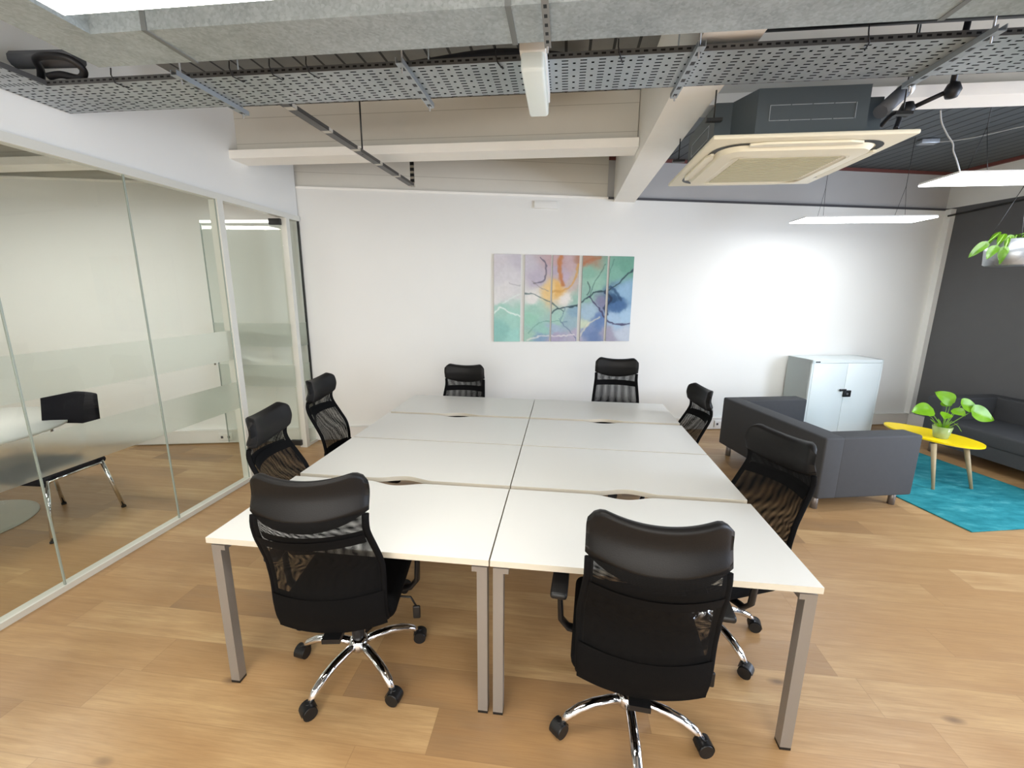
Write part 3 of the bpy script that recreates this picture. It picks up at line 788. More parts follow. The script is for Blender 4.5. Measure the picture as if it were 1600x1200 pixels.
# hanging metal bucket planter (top right)
HP = (3.6, 2.375, 1.965)
hp = thing('hanging_planter', 'galvanised bucket planter with trailing green leaves hanging near the dark wall', 'planter', HP)
mb = MB(); mb.lathe([(0, 0), (.125, 0), (.14, .01), (.155, .19), (.150, .19), (.136, .012), (0, .012)], 36); part('bucket', mb, mat_galv('bright_galvanised_bucket', rgb(150, 154, 158), .3, .3, 14), hp)
mb = MB(); mb.lathe([(0, .165), (.147, .165), (0, .17)], 24); part('soil', mb, simple('dark_soil', rgb(50, 38, 28), .9), hp)
mb = MB()
for a in (0, 2.1, 4.2): mb.tube([(.15 * math.cos(a), .15 * math.sin(a), .185), (0, 0, .62)], .0025, 5)
mb.tube([(0, 0, .62), (0, 0, TOP - HP[2])], .0025, 5); part('hanging_wire', mb, M['darkmetal'], hp)
ml = MB(); ms = MB()
for (pth, dr, L_, W_) in [(((-.05, 0, .17), (-.12, -.05, .22), (-.20, -.10, .13)), (-.7, -.4, -.75), .12, .03), (((-.05, 0, .17), (-.14, -.03, .235), (-.22, -.04, .16)), (-.9, -.1, -.8), .14, .032),
                         (((-.03, .0, .17), (-.10, -.08, .21), (-.165, -.13, .12)), (-.35, -.3, -.9), .11, .028), (((-.02, 0, .17), (-.13, -.10, .19), (-.18, -.15, .10)), (-.2, -.1, -1), .10, .02),
                         (((0, 0, .17), (.05, .05, .23), (.13, .08, .25)), (.8, .3, -.1), .14, .035), (((0, 0, .17), (.04, -.05, .24), (.10, -.10, .24)), (.7, -.6, -.2), .14, .035)]:
    ms.tube(pth, .004, 6); leaf(ml, pth[-1], dr, L_, W_, .3, (-.6, -.7, .3))
    leaf(ml, pth[1], dr, L_ * .8, W_ * .8, .5)
part('stems', ms, M['stem'], hp); part('leaves', ml, leafmat('trailing_leaf', rgb(40, 78, 12), rgb(104, 150, 24)), hp)

# ------------------------------------------------------------------ canvas art (five panels, colours painted per vertex)
def lerp(a, b, t): return tuple(a[i] + (b[i] - a[i]) * t for i in range(3))
def sst(a, b, x):
    t = min(1, max(0, (x - a) / (b - a))); return t * t * (3 - 2 * t)
def hsh(i, j, k=0):
    n = math.sin(i * 127.1 + j * 311.7 + k * 74.7) * 43758.5453; return n - math.floor(n)
def vn(x, y, k=0):
    i, j = math.floor(x), math.floor(y); fx, fy = x - i, y - j; fx = fx*fx*(3-2*fx); fy = fy*fy*(3-2*fy)
    a = hsh(i, j, k) + (hsh(i+1, j, k) - hsh(i, j, k)) * fx; b = hsh(i, j+1, k) + (hsh(i+1, j+1, k) - hsh(i, j+1, k)) * fx
    return a + (b - a) * fy
def fbm(x, y, k=0): return .5 * vn(x, y, k) + .25 * vn(2*x+3, 2*y+7, k) + .15 * vn(4*x+1, 4*y, k) + .1 * vn(9*x, 9*y+2, k)
def dseg(px, py, pts):
    best = 1e9
    for (x0, y0), (x1, y1) in zip(pts[:-1], pts[1:]):
        dx, dy = x1 - x0, y1 - y0; t = max(0, min(1, ((px-x0)*dx + (py-y0)*dy) / (dx*dx + dy*dy)))
        best = min(best, math.hypot(px - x0 - t*dx, py - y0 - t*dy))
    return best
# art space: X 0..960 , Y 0..600 (down), as an abstract of blots
BL = [((0, 60), (196, 190, 196)), ((90, 240), (206, 203, 203)), ((180, 60), (186, 180, 190)), ((110, 170), (200, 196, 200)), ((20, 300), (208, 206, 204)),
      ((280, 150), (176, 166, 182)), ((420, 100), (172, 158, 176)), ((490, 50), (184, 156, 160)), ((430, 60), (184, 150, 150)), ((480, 170), (178, 158, 176)),
      ((440, 225), (222, 170, 88)), ((380, 240), (224, 186, 120)), ((530, 190), (184, 166, 160)), ((620, 20), (170, 118, 90)),
      ((250, 290), (214, 210, 204)), ((480, 290), (214, 208, 200)), ((270, 350), (146, 190, 172)), ((60, 370), (150, 196, 180)), ((120, 430), (150, 200, 184)), ((40, 520), (128, 186, 176)),
      ((140, 560), (146, 202, 190)), ((260, 420), (140, 194, 170)), ((330, 500), (140, 190, 176)), ((230, 560), (150, 190, 170)), ((320, 560), (120, 150, 180)),
      ((440, 430), (150, 190, 175)), ((560, 300), (140, 178, 162)), ((420, 500), (150, 170, 190)), ((640, 130), (122, 172, 150)), ((700, 180), (136, 182, 160)), ((660, 270), (130, 174, 158)),
      ((830, 120), (112, 168, 148)), ((900, 60), (96, 156, 134)), ((560, 400), (124, 158, 178)), ((520, 470), (140, 170, 180)), ((650, 400), (150, 178, 196)), ((620, 480), (188, 200, 170)),
      ((700, 560), (96, 120, 166)), ((660, 530), (110, 132, 176)), ((730, 460), (90, 120, 170)), ((760, 330), (120, 120, 150)), ((840, 300), (30, 70, 110)), ((860, 330), (60, 100, 150)),
      ((900, 260), (130, 170, 200)), ((920, 400), (150, 184, 210)), ((850, 440), (150, 180, 206)), ((820, 560), (150, 146, 166)), ((900, 540), (176, 186, 200)), ((560, 560), (170, 160, 180)), ((420, 580), (160, 150, 176))]
LN = [([(310, 20), (345, 60), (350, 130), (330, 180), (270, 190)], 5, (96, 92, 110), .8), ([(260, 180), (310, 220), (370, 245)], 3, (140, 130, 130), .6), ([(100, 190), (150, 210), (190, 205)], 3, (150, 146, 150), .5),
      ([(205, 262), (260, 265), (320, 290), (400, 330), (470, 380), (480, 400)], 4, (70, 96, 96), .8), ([(390, 400), (430, 370), (500, 355), (570, 345), (640, 290), (700, 250), (780, 235), (860, 190), (910, 130), (960, 90)], 5, (40, 66, 76), .95),
      ([(640, 180), (655, 230), (640, 270)], 4, (60, 80, 80), .7), ([(760, 60), (720, 130), (680, 200), (660, 265)], 3, (60, 92, 88), .7), ([(655, 280), (700, 330), (740, 380), (780, 440), (830, 470), (880, 480), (955, 470)], 5, (60, 56, 90), .85),
      ([(770, 250), (810, 300), (770, 360), (790, 400)], 9, (24, 40, 70), .8), ([(800, 210), (840, 240), (880, 300)], 10, (30, 66, 104), .7),
      ([(0, 400), (50, 360), (110, 400), (190, 420)], 5, (224, 232, 224), .8), ([(60, 330), (130, 290), (190, 260)], 5, (210, 220, 214), .7), ([(240, 540), (280, 490), (330, 460), (400, 455), (450, 450)], 3, (100, 150, 130), .7),
      ([(450, 440), (500, 500), (560, 560), (575, 600)], 3, (90, 110, 140), .7), ([(490, 360), (470, 420), (460, 460), (500, 460)], 5, (96, 130, 146), .6), ([(600, 560), (640, 500), (690, 450), (740, 430)], 6, (220, 210, 180), .6),
      ([(230, 590), (330, 560), (450, 560), (560, 550)], 5, (220, 214, 206), .7), ([(820, 20), (800, 90), (780, 150)], 3, (70, 110, 100), .6), ([(455, 0), (440, 60), (450, 140), (470, 200)], 14, (190, 106, 44), .75), ([(570, 60), (560, 130), (530, 200), (470, 240), (390, 245)], 9, (208, 150, 70), .75),
      ([(600, 60), (650, 30), (720, 10)], 12, (176, 100, 60), .6)]
def csm(P, k=5):
    out = []
    for i in range(len(P) - 1):
        p0, p1, p2, p3 = P[max(i-1, 0)], P[i], P[i+1], P[min(i+2, len(P)-1)]
        for j in range(k):
            t = j / k; out.append(tuple(.5 * ((2*p1[a]) + (p2[a]-p0[a])*t + (2*p0[a]-5*p1[a]+4*p2[a]-p3[a])*t*t + (-p0[a]+3*p1[a]-3*p2[a]+p3[a])*t**3) for a in (0, 1)))
    return out + [P[-1]]
LN = [(csm(p_), w_, c_, a_) for p_, w_, c_, a_ in LN]
def art_color(X, Y):
    wx = X + 46 * (fbm(X / 90, Y / 90, 1) - .5) * 2; wy = Y + 46 * (fbm(X / 90, Y / 90, 2) - .5) * 2
    sw = 0; c = [0, 0, 0]
    for (bx, by), col in BL:
        w_ = 1 / (((wx - bx) ** 2 + (wy - by) ** 2) ** 2.2 + 1e4); sw += w_
        for k in range(3): c[k] += col[k] * w_
    c = tuple(v / sw for v in c)
    lx = X + 10 * (vn(X / 18, Y / 18, 5) - .5); ly = Y + 10 * (vn(X / 18, Y / 18, 6) - .5)
    for pts, wd, col, al in LN:
        dd = dseg(lx, ly, pts)
        if dd < wd * 2: c = lerp(c, col, al * (1 - sst(wd * .35, wd * (1.1 + .9 * vn(X / 30, Y / 30, 8)), dd)))
    g = 1 + .07 * (fbm(X / 16, Y / 16, 9) - .5)
    mn = sum(c) / 3
    return tuple(min(255, (mn + (v - mn) * .82) * g * 1.03) for v in c)
def mat_vc():
    m, nt, out = newmat('alcohol_ink_canvas')
    a = nt.nodes.new('ShaderNodeVertexColor'); a.layer_name = 'paint'
    b = principled(nt, rough=.6, spec=.3); nt.links.new(a.outputs[0], b.inputs['Base Color']); nt.links.new(b.outputs[0], out.inputs[0]); return m
M['canvas'] = mat_vc(); M['canvas_side'] = simple('canvas_side', rgb(176, 176, 176), .7)
def wall_u(px_x, y):  # world x on wall -> u
    return (px_x - OB[0]) / math.cos(AB)
AX0, AX1 = -.568, 1.046; AZ0, AZ1 = 1.164, 2.162
edges = [(320, 500), (528, 706), (718, 900), (924, 1096), (1113, 1284)]
labs = ['tall abstract canvas panel in pale grey and mint, first from the left', 'tall abstract canvas panel, second from the left, grey over mint with a dark curl', 'tall abstract canvas panel in the middle with orange and gold streaks at the top',
        'tall abstract canvas panel, fourth from the left, green above blue with dark veins', 'tall abstract canvas panel, rightmost, green top and pale blue with navy blot']
for (e0, e1), lb in zip(edges, labs):
    f0 = (e0 - 320) / 964; f1 = (e1 - 320) / 964
    ua = wall_u(AX0 + (AX1 - AX0) * f0, 0); ub = wall_u(AX0 + (AX1 - AX0) * f1, 0)
    t = thing('canvas_panel', lb, 'canvas', B((ua + ub) / 2, -.012, AZ0), AB, 'five-part abstract canvas on the back wall')
    hw = (ub - ua) / 2; H = AZ1 - AZ0
    mb = MB(); mb.box(-hw, hw, -.012, .011, 0, H); part('stretcher', mb, M['canvas_side'], t)
    nu, nv = 44, 130
    me = bpy.data.meshes.new('painted_face'); vs = []; cols = []
    for j in range(nv + 1):
        for i in range(nu + 1):
            vs.append((-hw + 2 * hw * i / nu, -.0135, H * (1 - j / nv)))
            c = art_color((f0 + (f1 - f0) * i / nu) * 960, 600 * j / nv); cols.append(c)
    fs = [(j*(nu+1)+i, (j+1)*(nu+1)+i, (j+1)*(nu+1)+i+1, j*(nu+1)+i+1) for j in range(nv) for i in range(nu)]
    me.from_pydata(vs, [], fs); ca = me.color_attributes.new('paint', 'FLOAT_COLOR', 'POINT')
    for k, c in enumerate(cols): ca.data[k].color = (lin(c[0]), lin(c[1]), lin(c[2]), 1)
    me.materials.append(M['canvas']); o = bpy.data.objects.new('painted_face', me); C.objects.link(o); o.parent = t

# ------------------------------------------------------------------ meeting room furniture
mt = thing('round_table', 'round white meeting table on a disc base behind the glass', 'table', (-4.16, .93, 0))
mb = MB(); mb.lathe([(0, .705), (.70, .705), (.72, .712), (.722, .73), (0, .73)], 64); part('table_top', mb, M['desk'], mt)
mb = MB(); mb.lathe([(0, 0), (.43, 0), (.43, .006), (.40, .014), (.06, .02), (0, .02)], 48); part('disc_base', mb, simple('light_grey_base', rgb(176, 178, 168), .4, .2), mt)
mb = MB(); mb.tube([(0, 0, .018), (0, 0, .70)], .038, 20); mb.tube([(0, 0, .69), (0, 0, .705)], .16, 24); part('pedestal', mb, M['chrome'], mt)
def side_chair(label, x, y, deg, tabp=True):
    t = thing('meeting_chair', label, 'chair', (x, y, 0), math.radians(deg), 'black chairs with chrome legs round the meeting table')
    mb = MB(); mb.rbox(-.235, .235, -.23, .22, .41, .455, .02, None, 3, lambda p: [p[0], p[1], p[2] - .02 * max(0, (p[1] - .1) / .12) ** 2], 4); part('seat', mb, M['fabric2'], t)
    mb = MB(); mb.rbox(-.235, .235, -.018, .018, .70, .95, .017, None, 4, lambda p: [p[0] * (1 - .04 * (p[2] - .7) / .25), -.27 - .10 * (p[2] - .7) - p[1] + .05 * (p[0] / .235) ** 2, p[2]], 8); part('backrest', mb, M['fabric2'], t)
    mb = MB()
    for s_ in (-1, 1): mb.tube([(s_ * .21, -.20, .43), (s_ * .215, -.25, .56), (s_ * .215, -.262, .72)], .011, 8)
    part('back_support', mb, M['chrome'], t)
    for sx in (-1, 1):
        for sy in (-1, 1):
            mb = MB(); mb.tube([(sx * .225, sy * .19, .43), (sx * .262, sy * .262, .0)], .0135, 10); lg = part('leg', mb, M['chrome'], t)
            f = MB(); f.tube([(sx * .2605, sy * .26, .014), (sx * .262, sy * .262, 0)], .0165, 10); f.build('foot_cap', M['black'], lg)
        mb = MB(); mb.tube([(sx * .225, -.19, .418), (sx * .225, .19, .418)], .0125, 8); part('seat_rail', mb, M['chrome'], t)
    return t
side_chair('black meeting chair with chrome legs at the round table behind the glass', -3.50, 1.10, 183)

# ------------------------------------------------------------------ LED pendant panels
M['led'] = emit('led_diffuser', (1.0, .96, .88, 1), 22.0)
M['ledcool'] = emit('led_diffuser_cool', (.95, .975, 1.0, 1), 16.0)
M['ledmeet'] = emit('led_diffuser_meeting', (1.0, .97, .92, 1), 30.0)
def led(cx, cy, z, label, mat, lx=.6, ly=.16, wires=True):
    t = thing('pendant_light', label, 'light', (cx, cy, z), 0, 'slim rectangular LED panels hung from the ceiling')
    mb = MB(); mb.box(-lx, lx, -ly, ly, .009, .022)
    part('housing', mb, M['white'], t)
    mb = MB(); mb.box(-lx, lx, -ly, ly, 0, .009)
    o = mb.build('diffuser', mat, t)
    if wires:
        for sx in (-.62, .62):
            mb = MB(); a = (sx * lx, 0, .32)
            mb.tube([a, (sx * lx, 0, TOP - z)], .0022, 5); mb.tube([a, (sx * lx - .06, -ly * .9, .03)], .0016, 5); mb.tube([a, (sx * lx + .03, ly * .9, .03)], .0016, 5)
            part('suspension_wire', mb, M['darkmetal'], t)
    return t
led(3.22, 3.59, 2.485, 'slim bright LED panel hanging over the sofa near the back wall', M['ledcool'])
led(3.29, 1.95, 2.485, 'slim bright LED panel hanging at the right edge of the room', M['ledcool'])
led(-.58, -.365, 2.49, 'bright LED panel above the front desk at the top left corner', M['led'])
led(3.29, -.3, 2.485, 'slim LED panel hanging over the right side of the floor', M['ledcool'])
led(3.29, -2.4, 2.485, 'slim LED panel at the front right of the room', M['ledcool'])
led(-.60, -2.4, 2.49, 'LED panel over the left side of the rear floor', M['led'])
led(1.35, -2.4, 2.49, 'LED panel over the middle of the rear floor', M['led'])
led(-.60, -3.9, 2.49, 'LED panel at the rear left of the room', M['led'])
led(1.35, -3.9, 2.49, 'LED panel at the rear middle of the room', M['led'])
led(-4.3, 1.0, 2.6, 'LED panel over the round meeting table', M['ledmeet'], wires=False)
led(-4.3, -1.6, 2.6, 'LED panel in the front of the meeting room', M['ledmeet'], wires=False)

# ------------------------------------------------------------------ cable tray and its supports
ct = thing('cable_tray', 'perforated galvanised cable tray running across the room below the duct', 'cable tray', (0, 0, 0))
TZ = 2.712
mb = MB(); mb.add([(-2.32, .645, TZ), (4.2, .645, TZ), (4.2, .955, TZ), (-2.59, .955, TZ), (-2.59, .645, TZ)], [(0, 1, 2, 3, 4)]); part('tray_floor', mb, M['tray'], ct)
mb = MB(); mb.add([(-2.59, -2.2, TZ), (-2.32, -2.2, TZ), (-2.32, .645, TZ), (-2.59, .645, TZ)], [(0, 1, 2, 3)]); part('side_run', mb, M['trayy'], ct)
mb = MB(); mb.box(-2.32, 4.2, .643, .646, TZ, TZ + .024); mb.box(-2.59, 4.2, .955, .958, TZ, TZ + .024); part('tray_flange', mb, M['trayside'], ct)
mb = MB(); mb.box(-2.322, -2.319, -2.2, .645, TZ, TZ + .024); part('side_flange', mb, M['trayside'], ct)
for x in (-1.95, -1.33, -1.13, -.95, -.08, .44, 1.4):
    mb = MB(); mb.tube([(x, .64, TZ + .06), (x, .636, TZ + .03), (x + .01, .64, TZ - .004), (x + .025, .69, TZ - .006), (x + .03, .70, TZ + .004)], .0028, 5); part('cable_tie', mb, M['dark'], ct)
M['strut'] = mat_slotted('slotted_strut', rgb(160, 168, 174), .075, 1, .2, band=(0, 0, .009))
def strut(x, label, y0=.56, y1=1.025, dx=0):
    t = thing('support_channel', label, 'bracket', (x, 0, 0), 0, 'slotted channels holding up the cable tray')
    mb = MB(); mb.box(-.016, .016, y0, y1, 2.688, 2.691); mb.box(-.016, -.013, y0, y1, 2.691, 2.711); mb.box(.013, .016, y0, y1, 2.691, 2.711); part('channel', mb, M['strut'], t)
    for y in (y0 + .04, y1 - .03):
        mb = MB(); mb.tube([(0, y, 2.665), (0, y, TOP)], .004, 6); part('threaded_rod', mb, M['galv'], t)
for x, lb in ((-1.55, 'slotted steel channel under the cable tray at the left end'), (-.485, 'slotted steel channel under the cable tray left of the emergency light'),
              (.757, 'slotted steel channel under the cable tray beside the painted beam'), (1.81, 'slotted steel channel under the cable tray above the air conditioner')):
    strut(x, lb)
# slotted lighting channel
lc = thing('conduit_channel', 'long slotted metal channel hung from rods on the left side', 'conduit', (0, 0, 0))
M['chan'] = mat_slotted('channel_cut_outs', rgb(196, 190, 178), .36, 1, .44, rgb(70, 68, 66), .2, band=None)
mb = MB(); Mc = Tm(-1.299, .965, 2.722, math.radians(-1.9)); mb.box(-.028, .028, 0, 1.895, 0, .002, Mc); mb.box(-.028, -.026, 0, 1.895, 0, .022, Mc); mb.box(.026, .028, 0, 1.895, 0, .022, Mc); part('channel', mb, M['chan'], lc)
mb = MB(); mb.tube([(-1.267, 1.86, 2.72), (-1.267, 1.86, TOP)], .006, 8); part('hanger_rod', mb, M['darkmetal'], lc)
mb = MB(); mb.box(-1.255, -1.218, 2.845, 2.86, 2.722, TOP); part('end_strap', mb, mat_slotted('strap_slots', rgb(150, 142, 128), .05, 2, .28), lc)

# emergency light under the tray
el = thing('emergency_light', 'boxy emergency light with a clear ribbed cover under the cable tray', 'light', (.095, 0, 0))
mb = MB(); mb.box(-.052, .052, .46, .95, 2.66, 2.7118, None, .005); part('back_box', mb, M['white'], el)
mb = MB(); mb.rbox(-.047, .047, .47, .94, 2.595, 2.665, .014, None, 3)
def mat_rib():
    m, nt, out = newmat('clear_ribbed_cover')
    t = nt.nodes.new('ShaderNodeBsdfTransparent'); b = principled(nt, rgb(226, 232, 228), .2, 0, .6); b.inputs['Emission Color'].default_value = (.9, 1, .96, 1); b.inputs['Emission Strength'].default_value = .12
    mx = nt.nodes.new('ShaderNodeMixShader'); mx.inputs[0].default_value = .72; nt.links.new(t.outputs[0], mx.inputs[1]); nt.links.new(b.outputs[0], mx.inputs[2]); nt.links.new(mx.outputs[0], out.inputs[0]); return m
part('diffuser_cover', mb, mat_rib(), el)
mb = MB(); mb.box(-.035, .035, .485, .53, 2.63, 2.66); part('lamp_reflector', mb, M['white'], el)

# ------------------------------------------------------------------ ventilation duct
dz0, dz1 = 2.55, 2.75
du = thing('ventilation_duct', 'large galvanised rectangular duct crossing the top of the room', 'duct', (0, 0, 0))
mb = MB(); mb.box(-1.32, 4.6, -.01, .185, dz0, dz1); part('main_run', mb, M['duct'], du)
mb = MB(); mb.box(-1.52, -1.32, -4.4, .185, dz0, dz1); part('return_run', mb, M['duct'], du)
for x in (-1.12, .06, 1.35, 2.4):
    mb = MB(); mb.box(x - .009, x + .009, -.014, .189, dz0 - .003, dz1 + .004); part('joint_flange', mb, M['ductjoint'], du)
hs = thing('hanger_strap', 'perforated steel strap holding the duct near the middle', 'bracket', (0, 0, 0))
mb = MB(); mb.box(.158, .180, -.5, .20, dz0 - .012, dz0 - .009); part('strap', mb, mat_slotted('strap_holes', rgb(140, 140, 138), .045, 1, .2, band=(0, .169, .005)), hs)
mb = MB(); mb.tube([(.168, .192, dz0 - .03), (.168, .192, TOP)], .004, 6); part('threaded_rod', mb, M['galv'], hs)
# cables / pipes between duct and deck
def pipe(label, pts, r, mat, name='ceiling_pipe', cat='pipe', n=10):
    mb = MB(); mb.tube(pts, r, n); return tag(mb.build(name, mat), label, cat)
def sm(P, k=6):
    """Catmull-Rom smoothing"""
    P = [Vector(p) for p in P]; out = []
    for i in range(len(P) - 1):
        p0, p1, p2, p3 = P[max(i-1, 0)], P[i], P[i+1], P[min(i+2, len(P)-1)]
        for j in range(k):
            t = j / k; out.append(.5 * ((2*p1) + (p2-p0)*t + (2*p0-5*p1+4*p2-p3)*t*t + (-p0+3*p1-3*p2+p3)*t**3))
    out.append(P[-1]); return out
pipe('dark cable bundle running above the cable tray', sm([(-2.5, .80, 2.735), (-1.2, .78, 2.735), (.5, .82, 2.735), (2.5, .80, 2.735), (4.1, .8, 2.735)]), .018, M['dark'], 'cable_bundle', 'cable')
pipe('black flexible duct lying above the tray on the left', sm([(-2.3, 1.5, 3.0), (-1.4, 1.4, 3.02), (-.8, 1.35, 3.0), (-.2, 1.5, 3.12), (.3, 1.7, 3.16)]), .06, M['dark'], 'flexible_duct', 'duct')
pipe('wide dark flat duct seen above the tray on the right', [(1.05, .86, 2.96), (2.2, .86, 2.96)], .08, M['dark'], 'flexible_duct', 'duct')
pipe('grey lagged pipe with a pale label above the tray at the far left', [(-2.52, .68, 2.85), (-2.18, .70, 2.85)], .038, M['insul'])
pipe('looped black cable hanging over the tray at the far left', sm([(-2.42, .70, 2.76), (-2.36, .66, 2.79), (-2.30, .60, 2.81), (-2.20, .585, 2.81), (-2.12, .60, 2.80), (-2.10, .64, 2.77), (-2.16, .67, 2.75), (-2.25, .66, 2.765), (-2.32, .66, 2.76)]), .016, M['dark'], 'cable_loop', 'cable')

# ------------------------------------------------------------------ air conditioner cassette
ac = thing('air_conditioner', 'ivory ceiling cassette air conditioner with dark grey body', 'air conditioner', (1.445, 1.505, 2.497), 0)
mb = MB()
c_ = .12; h_ = .415
octo = [(-h_, -h_ + c_), (-h_ + c_, -h_), (h_ - c_, -h_), (h_, -h_ + c_), (h_, h_ - c_), (h_ - c_, h_), (-h_ + c_, h_), (-h_, h_ - c_)]
# body: corners notched
notch = [(-h_, -.26), (-.33, -.26), (-.26, -h_), (.26, -h_), (.33, -.26), (h_, -.26), (h_, .26), (.33, .26), (.26, h_), (-.26, h_), (-.33, .26), (-h_, .26)]
mb.prism(notch, .02, .245); bd = part('body', mb, M['acbody'], ac)
k = MB()
for q in range(4):
    k.box(-.20 + .1 * q + .002, -.10 + .1 * q - .004, -h_ - .003, -h_, .165, .168); k.box(-.20 + .1 * q + .002, -.10 + .1 * q - .004, -h_ - .003, -h_, .095, .098)
k.box(-.20, -.197, -h_ - .003, -h_, .095, .168); k.box(.2, .203, -h_ - .003, -h_, .095, .168)
k.build('louvre_outline', M['galv'], bd)
k = MB(); k.box(-h_ - .003, -h_, -.17, .17, .165, .168); k.box(-h_ - .003, -h_, -.17, .17, .095, .098); k.box(-h_ - .003, -h_, -.17, -.167, .095, .168); k.box(-h_ - .003, -h_, .167, .17, .095, .168); k.build('louvre_outline', M['galv'], bd)
# panel with lowered centre
mb = MB(); mb.rbox(-.475, .475, -.475, .515, 0, .022, .008, None, 2); part('facia_panel', mb, M['acpanel'], ac)
mb = MB()
def ring(r0, r1, z0, z1, rad=.07):
    def rr(hw, n=6, rd=rad):
        P = []
        for cx_, cy_, a0 in ((hw - rd, hw - rd, 0), (-hw + rd, hw - rd, PI / 2), (-hw + rd, -hw + rd, PI), (hw - rd, -hw + rd, 3 * PI / 2)):
            for i in range(n + 1): a = a0 + PI / 2 * i / n; P.append((cx_ + rd * math.cos(a), cy_ + rd * math.sin(a)))
        return P
    A = rr(r0); Bq = rr(r1); n = len(A)
    vs = [(x, y + .02, z0) for x, y in A] + [(x, y + .02, z1) for x, y in Bq]
    mb.add(vs, [(i, (i + 1) % n, n + (i + 1) % n, n + i) for i in range(n)], True)
    return vs, n
v1, n_ = ring(.385, .37, 0, -.024, .1); v2, _ = ring(.37, .30, -.024, -.034, .09); v3, _ = ring(.30, .29, -.034, -.028, .05); v4, _ = ring(.29, .262, -.028, -.030, .03)
part('lowered_frame', mb, M['acpanel'], ac)
mb = MB(); mb.box(-.265, .265, -.245, .285, -.029, -.026)
for q in range(22): mb.box(-.262, .262, -.238 + .0238 * q, -.226 + .0238 * q, -.0335, -.029)
part('intake_grille', mb, M['acgrille'], ac)
def rrect(hw, rd, n=7):
    P = []
    for cx_, cy_, a0 in ((hw - rd, hw - rd, 0), (-hw + rd, hw - rd, PI / 2), (-hw + rd, -hw + rd, PI), (hw - rd, -hw + rd, 3 * PI / 2)):
        for i in range(n + 1): a = a0 + PI / 2 * i / n; P.append((cx_ + rd * math.cos(a), cy_ + rd * math.sin(a)))
    return P
mb = MB(); A_ = rrect(.425, .14); B_ = rrect(.392, .11); n_ = len(A_)
mb.add([(x, y + .02, -.002) for x, y in A_] + [(x, y + .02, -.002) for x, y in B_], [(i, (i + 1) % n_, n_ + (i + 1) % n_, n_ + i) for i in range(n_)])
sl = part('outlet_slot', mb, M['dark'], ac)
for (x, y, rz) in ((0, -.392, 0), (0, .432, 0), (-.412, .02, PI / 2), (.412, .02, PI / 2)):
    Mx = Tm(x, y, 0, rz)
    k = MB(); k.prism([(-.27, -.012), (-.20, -.030), (.20, -.030), (.27, -.012), (.27, .004), (.22, .018), (-.22, .018), (-.27, .004)], -.014, -.003, Mx @ (Matrix.Identity(4) if (y < 0 or x < 0) and True else Matrix.Identity(4))); k.build('vane', M['acpanel'], sl)
for x in (-.45, .45):
    for y in (-.36, .36):
        mb = MB(); mb.tube([(x, y, .12), (x, y, TOP - 2.497)], .004, 6); mb.box(x - .04, x + .04, y - .015, y + .015, .12, .135); part('suspension_rod', mb, M['darkmetal'], ac)
ip = pipe('grey insulated pipe rising from the air conditioner to the tray', [(1.80, 1.16, 2.64), (1.93, 1.22, 2.755)], .034, M['insul'], 'insulated_pipe')
mb = MB(); mb.tube([(1.925, 1.218, 2.75), (1.948, 1.228, 2.77)], .037, 12); mb.build('pipe_collar', M['white'], ip)
mb = MB(); mb.tube([p - Vector((1.445, 1.505, 2.497)) for p in sm([(1.97, 1.42, 2.66), (1.985, 1.36, 2.70), (1.98, 1.30, 2.66), (1.96, 1.28, 2.60)])], .012, 8); part('drain_pipe', mb, M['dark'], ac)
tj = thing('pipe_trap', 'black pipe trap with two bulbs hanging under the painted beam on the right', 'pipe', (0, 0, 0))
mb = MB(); mb.tube([(2.22, 1.3, 3.1), (2.22, 1.32, 2.80)], .014, 10); mb.tube([(2.22, 1.32, 2.79), (2.10, 1.40, 2.74)], .012, 10); part('pipe_run', mb, M['dark'], tj)
for c in ((2.225, 1.32, 2.785), (2.08, 1.41, 2.735)):
    mb = MB(); mb.lathe([(0, -.04), (.025, -.033), (.038, 0), (.025, .033), (0, .04)], 16, Tm(*c)); part('bulb', mb, M['dark'], tj)
# deck fittings on the right
jb = tag(MB().box(3.68, 3.84, 3.62, 3.70, TOP - .045, TOP - .005, None, .005).build('junction_box', M['galv']), 'small grey junction box fixed to the dark metal deck', 'junction box')
pipe('thin pale cable running along the dark deck to the junction box', sm([(3.84, 3.66, TOP - .03), (4.0, 3.5, TOP - .05), (4.22, 3.24, TOP - .04), (4.5, 2.9, TOP - .03)]), .006, M['cord'], 'power_cable', 'cable', 6)
pipe('thin crinkled cord hanging from the beam to the right LED panel', sm([(2.437, 1.68, 2.82), (2.47, 1.70, 2.76), (2.515, 1.70, 2.69), (2.555, 1.70, 2.64), (2.565, 1.70, 2.60), (2.61, 1.72, 2.55), (2.70, 1.80, 2.508)]), .004, M['cord'], 'light_flex', 'cable', 6)
mb = MB(); mb.tube([B(7.80, -.05, 2.72), B(7.80, -2.2, 2.86)], .012, 8); tag(mb.build('wall_conduit', M['darkmetal']), 'dark metal conduit along the top of the charcoal wall', 'conduit')

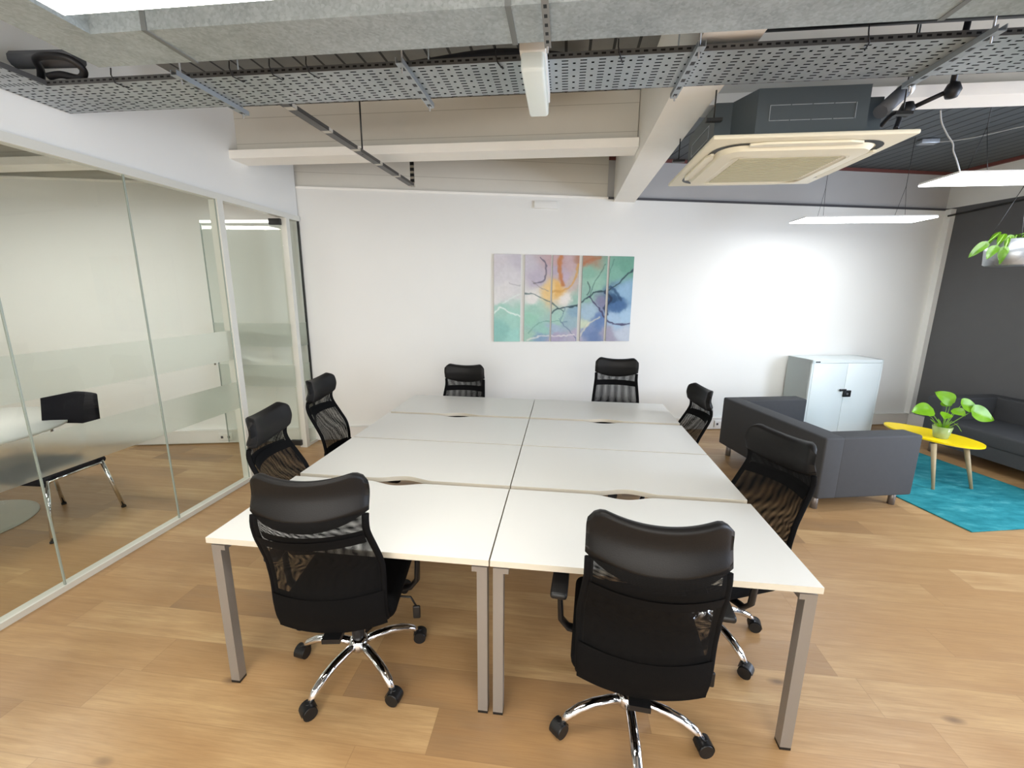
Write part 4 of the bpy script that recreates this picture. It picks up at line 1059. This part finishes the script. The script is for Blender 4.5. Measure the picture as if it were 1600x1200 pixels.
# ------------------------------------------------------------------ daylight from the right-hand window, plus an added front fill
def area(name, loc, rot, sx, sy, power, col):
    l = bpy.data.lights.new(name, 'AREA'); l.shape = 'RECTANGLE'; l.size = sx; l.size_y = sy; l.energy = power; l.color = col
    o = bpy.data.objects.new(name, l); C.objects.link(o); o.location = loc; o.rotation_euler = rot; return o
wl = B(7.80, -4.6, 1.65)
area('window_daylight', wl, (math.radians(88), 0, math.radians(90) + AB), 3.0, 1.7, 310, (.72, .82, 1.0))
mb = MB()
for a, b, c, d in ((-6.15, -3.05, .72, .78), (-6.15, -3.05, 2.52, 2.58), (-6.15, -6.09, .72, 2.58), (-3.11, -3.05, .72, 2.58)): mb.box(7.80, 7.87, a, b, c, d, MBk)
struct('window_1', mb, M['frame'])
area('front_fill_light', (.2, -4.3, 1.9), (math.radians(92), 0, 0), 5.5, 2.2, 165, (1.0, .97, .92))  # soft fill added behind the camera, no window stands there

w = bpy.data.worlds.new('world'); S.world = w; w.use_nodes = True
w.node_tree.nodes['Background'].inputs[0].default_value = (.8, .85, 1, 1); w.node_tree.nodes['Background'].inputs[1].default_value = .3

# ------------------------------------------------------------------ camera
cam = bpy.data.cameras.new('camera'); co = bpy.data.objects.new('camera', cam); C.objects.link(co)
cam.sensor_width = 36; cam.lens = 673.62 * 36 / 1600; cam.clip_start = .02
yaw, pitch, roll = .117776, .208908, .0092295
f = Vector((-math.sin(yaw) * math.cos(pitch), math.cos(yaw) * math.cos(pitch), -math.sin(pitch)))
r = Vector((math.cos(yaw), math.sin(yaw), 0)); u = r.cross(f)
R = r * math.cos(roll) + u * math.sin(roll); U = -r * math.sin(roll) + u * math.cos(roll)
Mx = Matrix(((R.x, U.x, -f.x, .253373), (R.y, U.y, -f.y, -1.453014), (R.z, U.z, -f.z, 1.733511), (0, 0, 0, 1)))
co.matrix_world = Mx
S.camera = co
S.view_settings.view_transform = 'Standard'; S.view_settings.look = 'None'; S.view_settings.exposure = .12; S.view_settings.gamma = 1.0
S.cycles.transparent_max_bounces = 24; S.cycles.max_bounces = 10; S.cycles.diffuse_bounces = 5; S.cycles.sample_clamp_indirect = 6
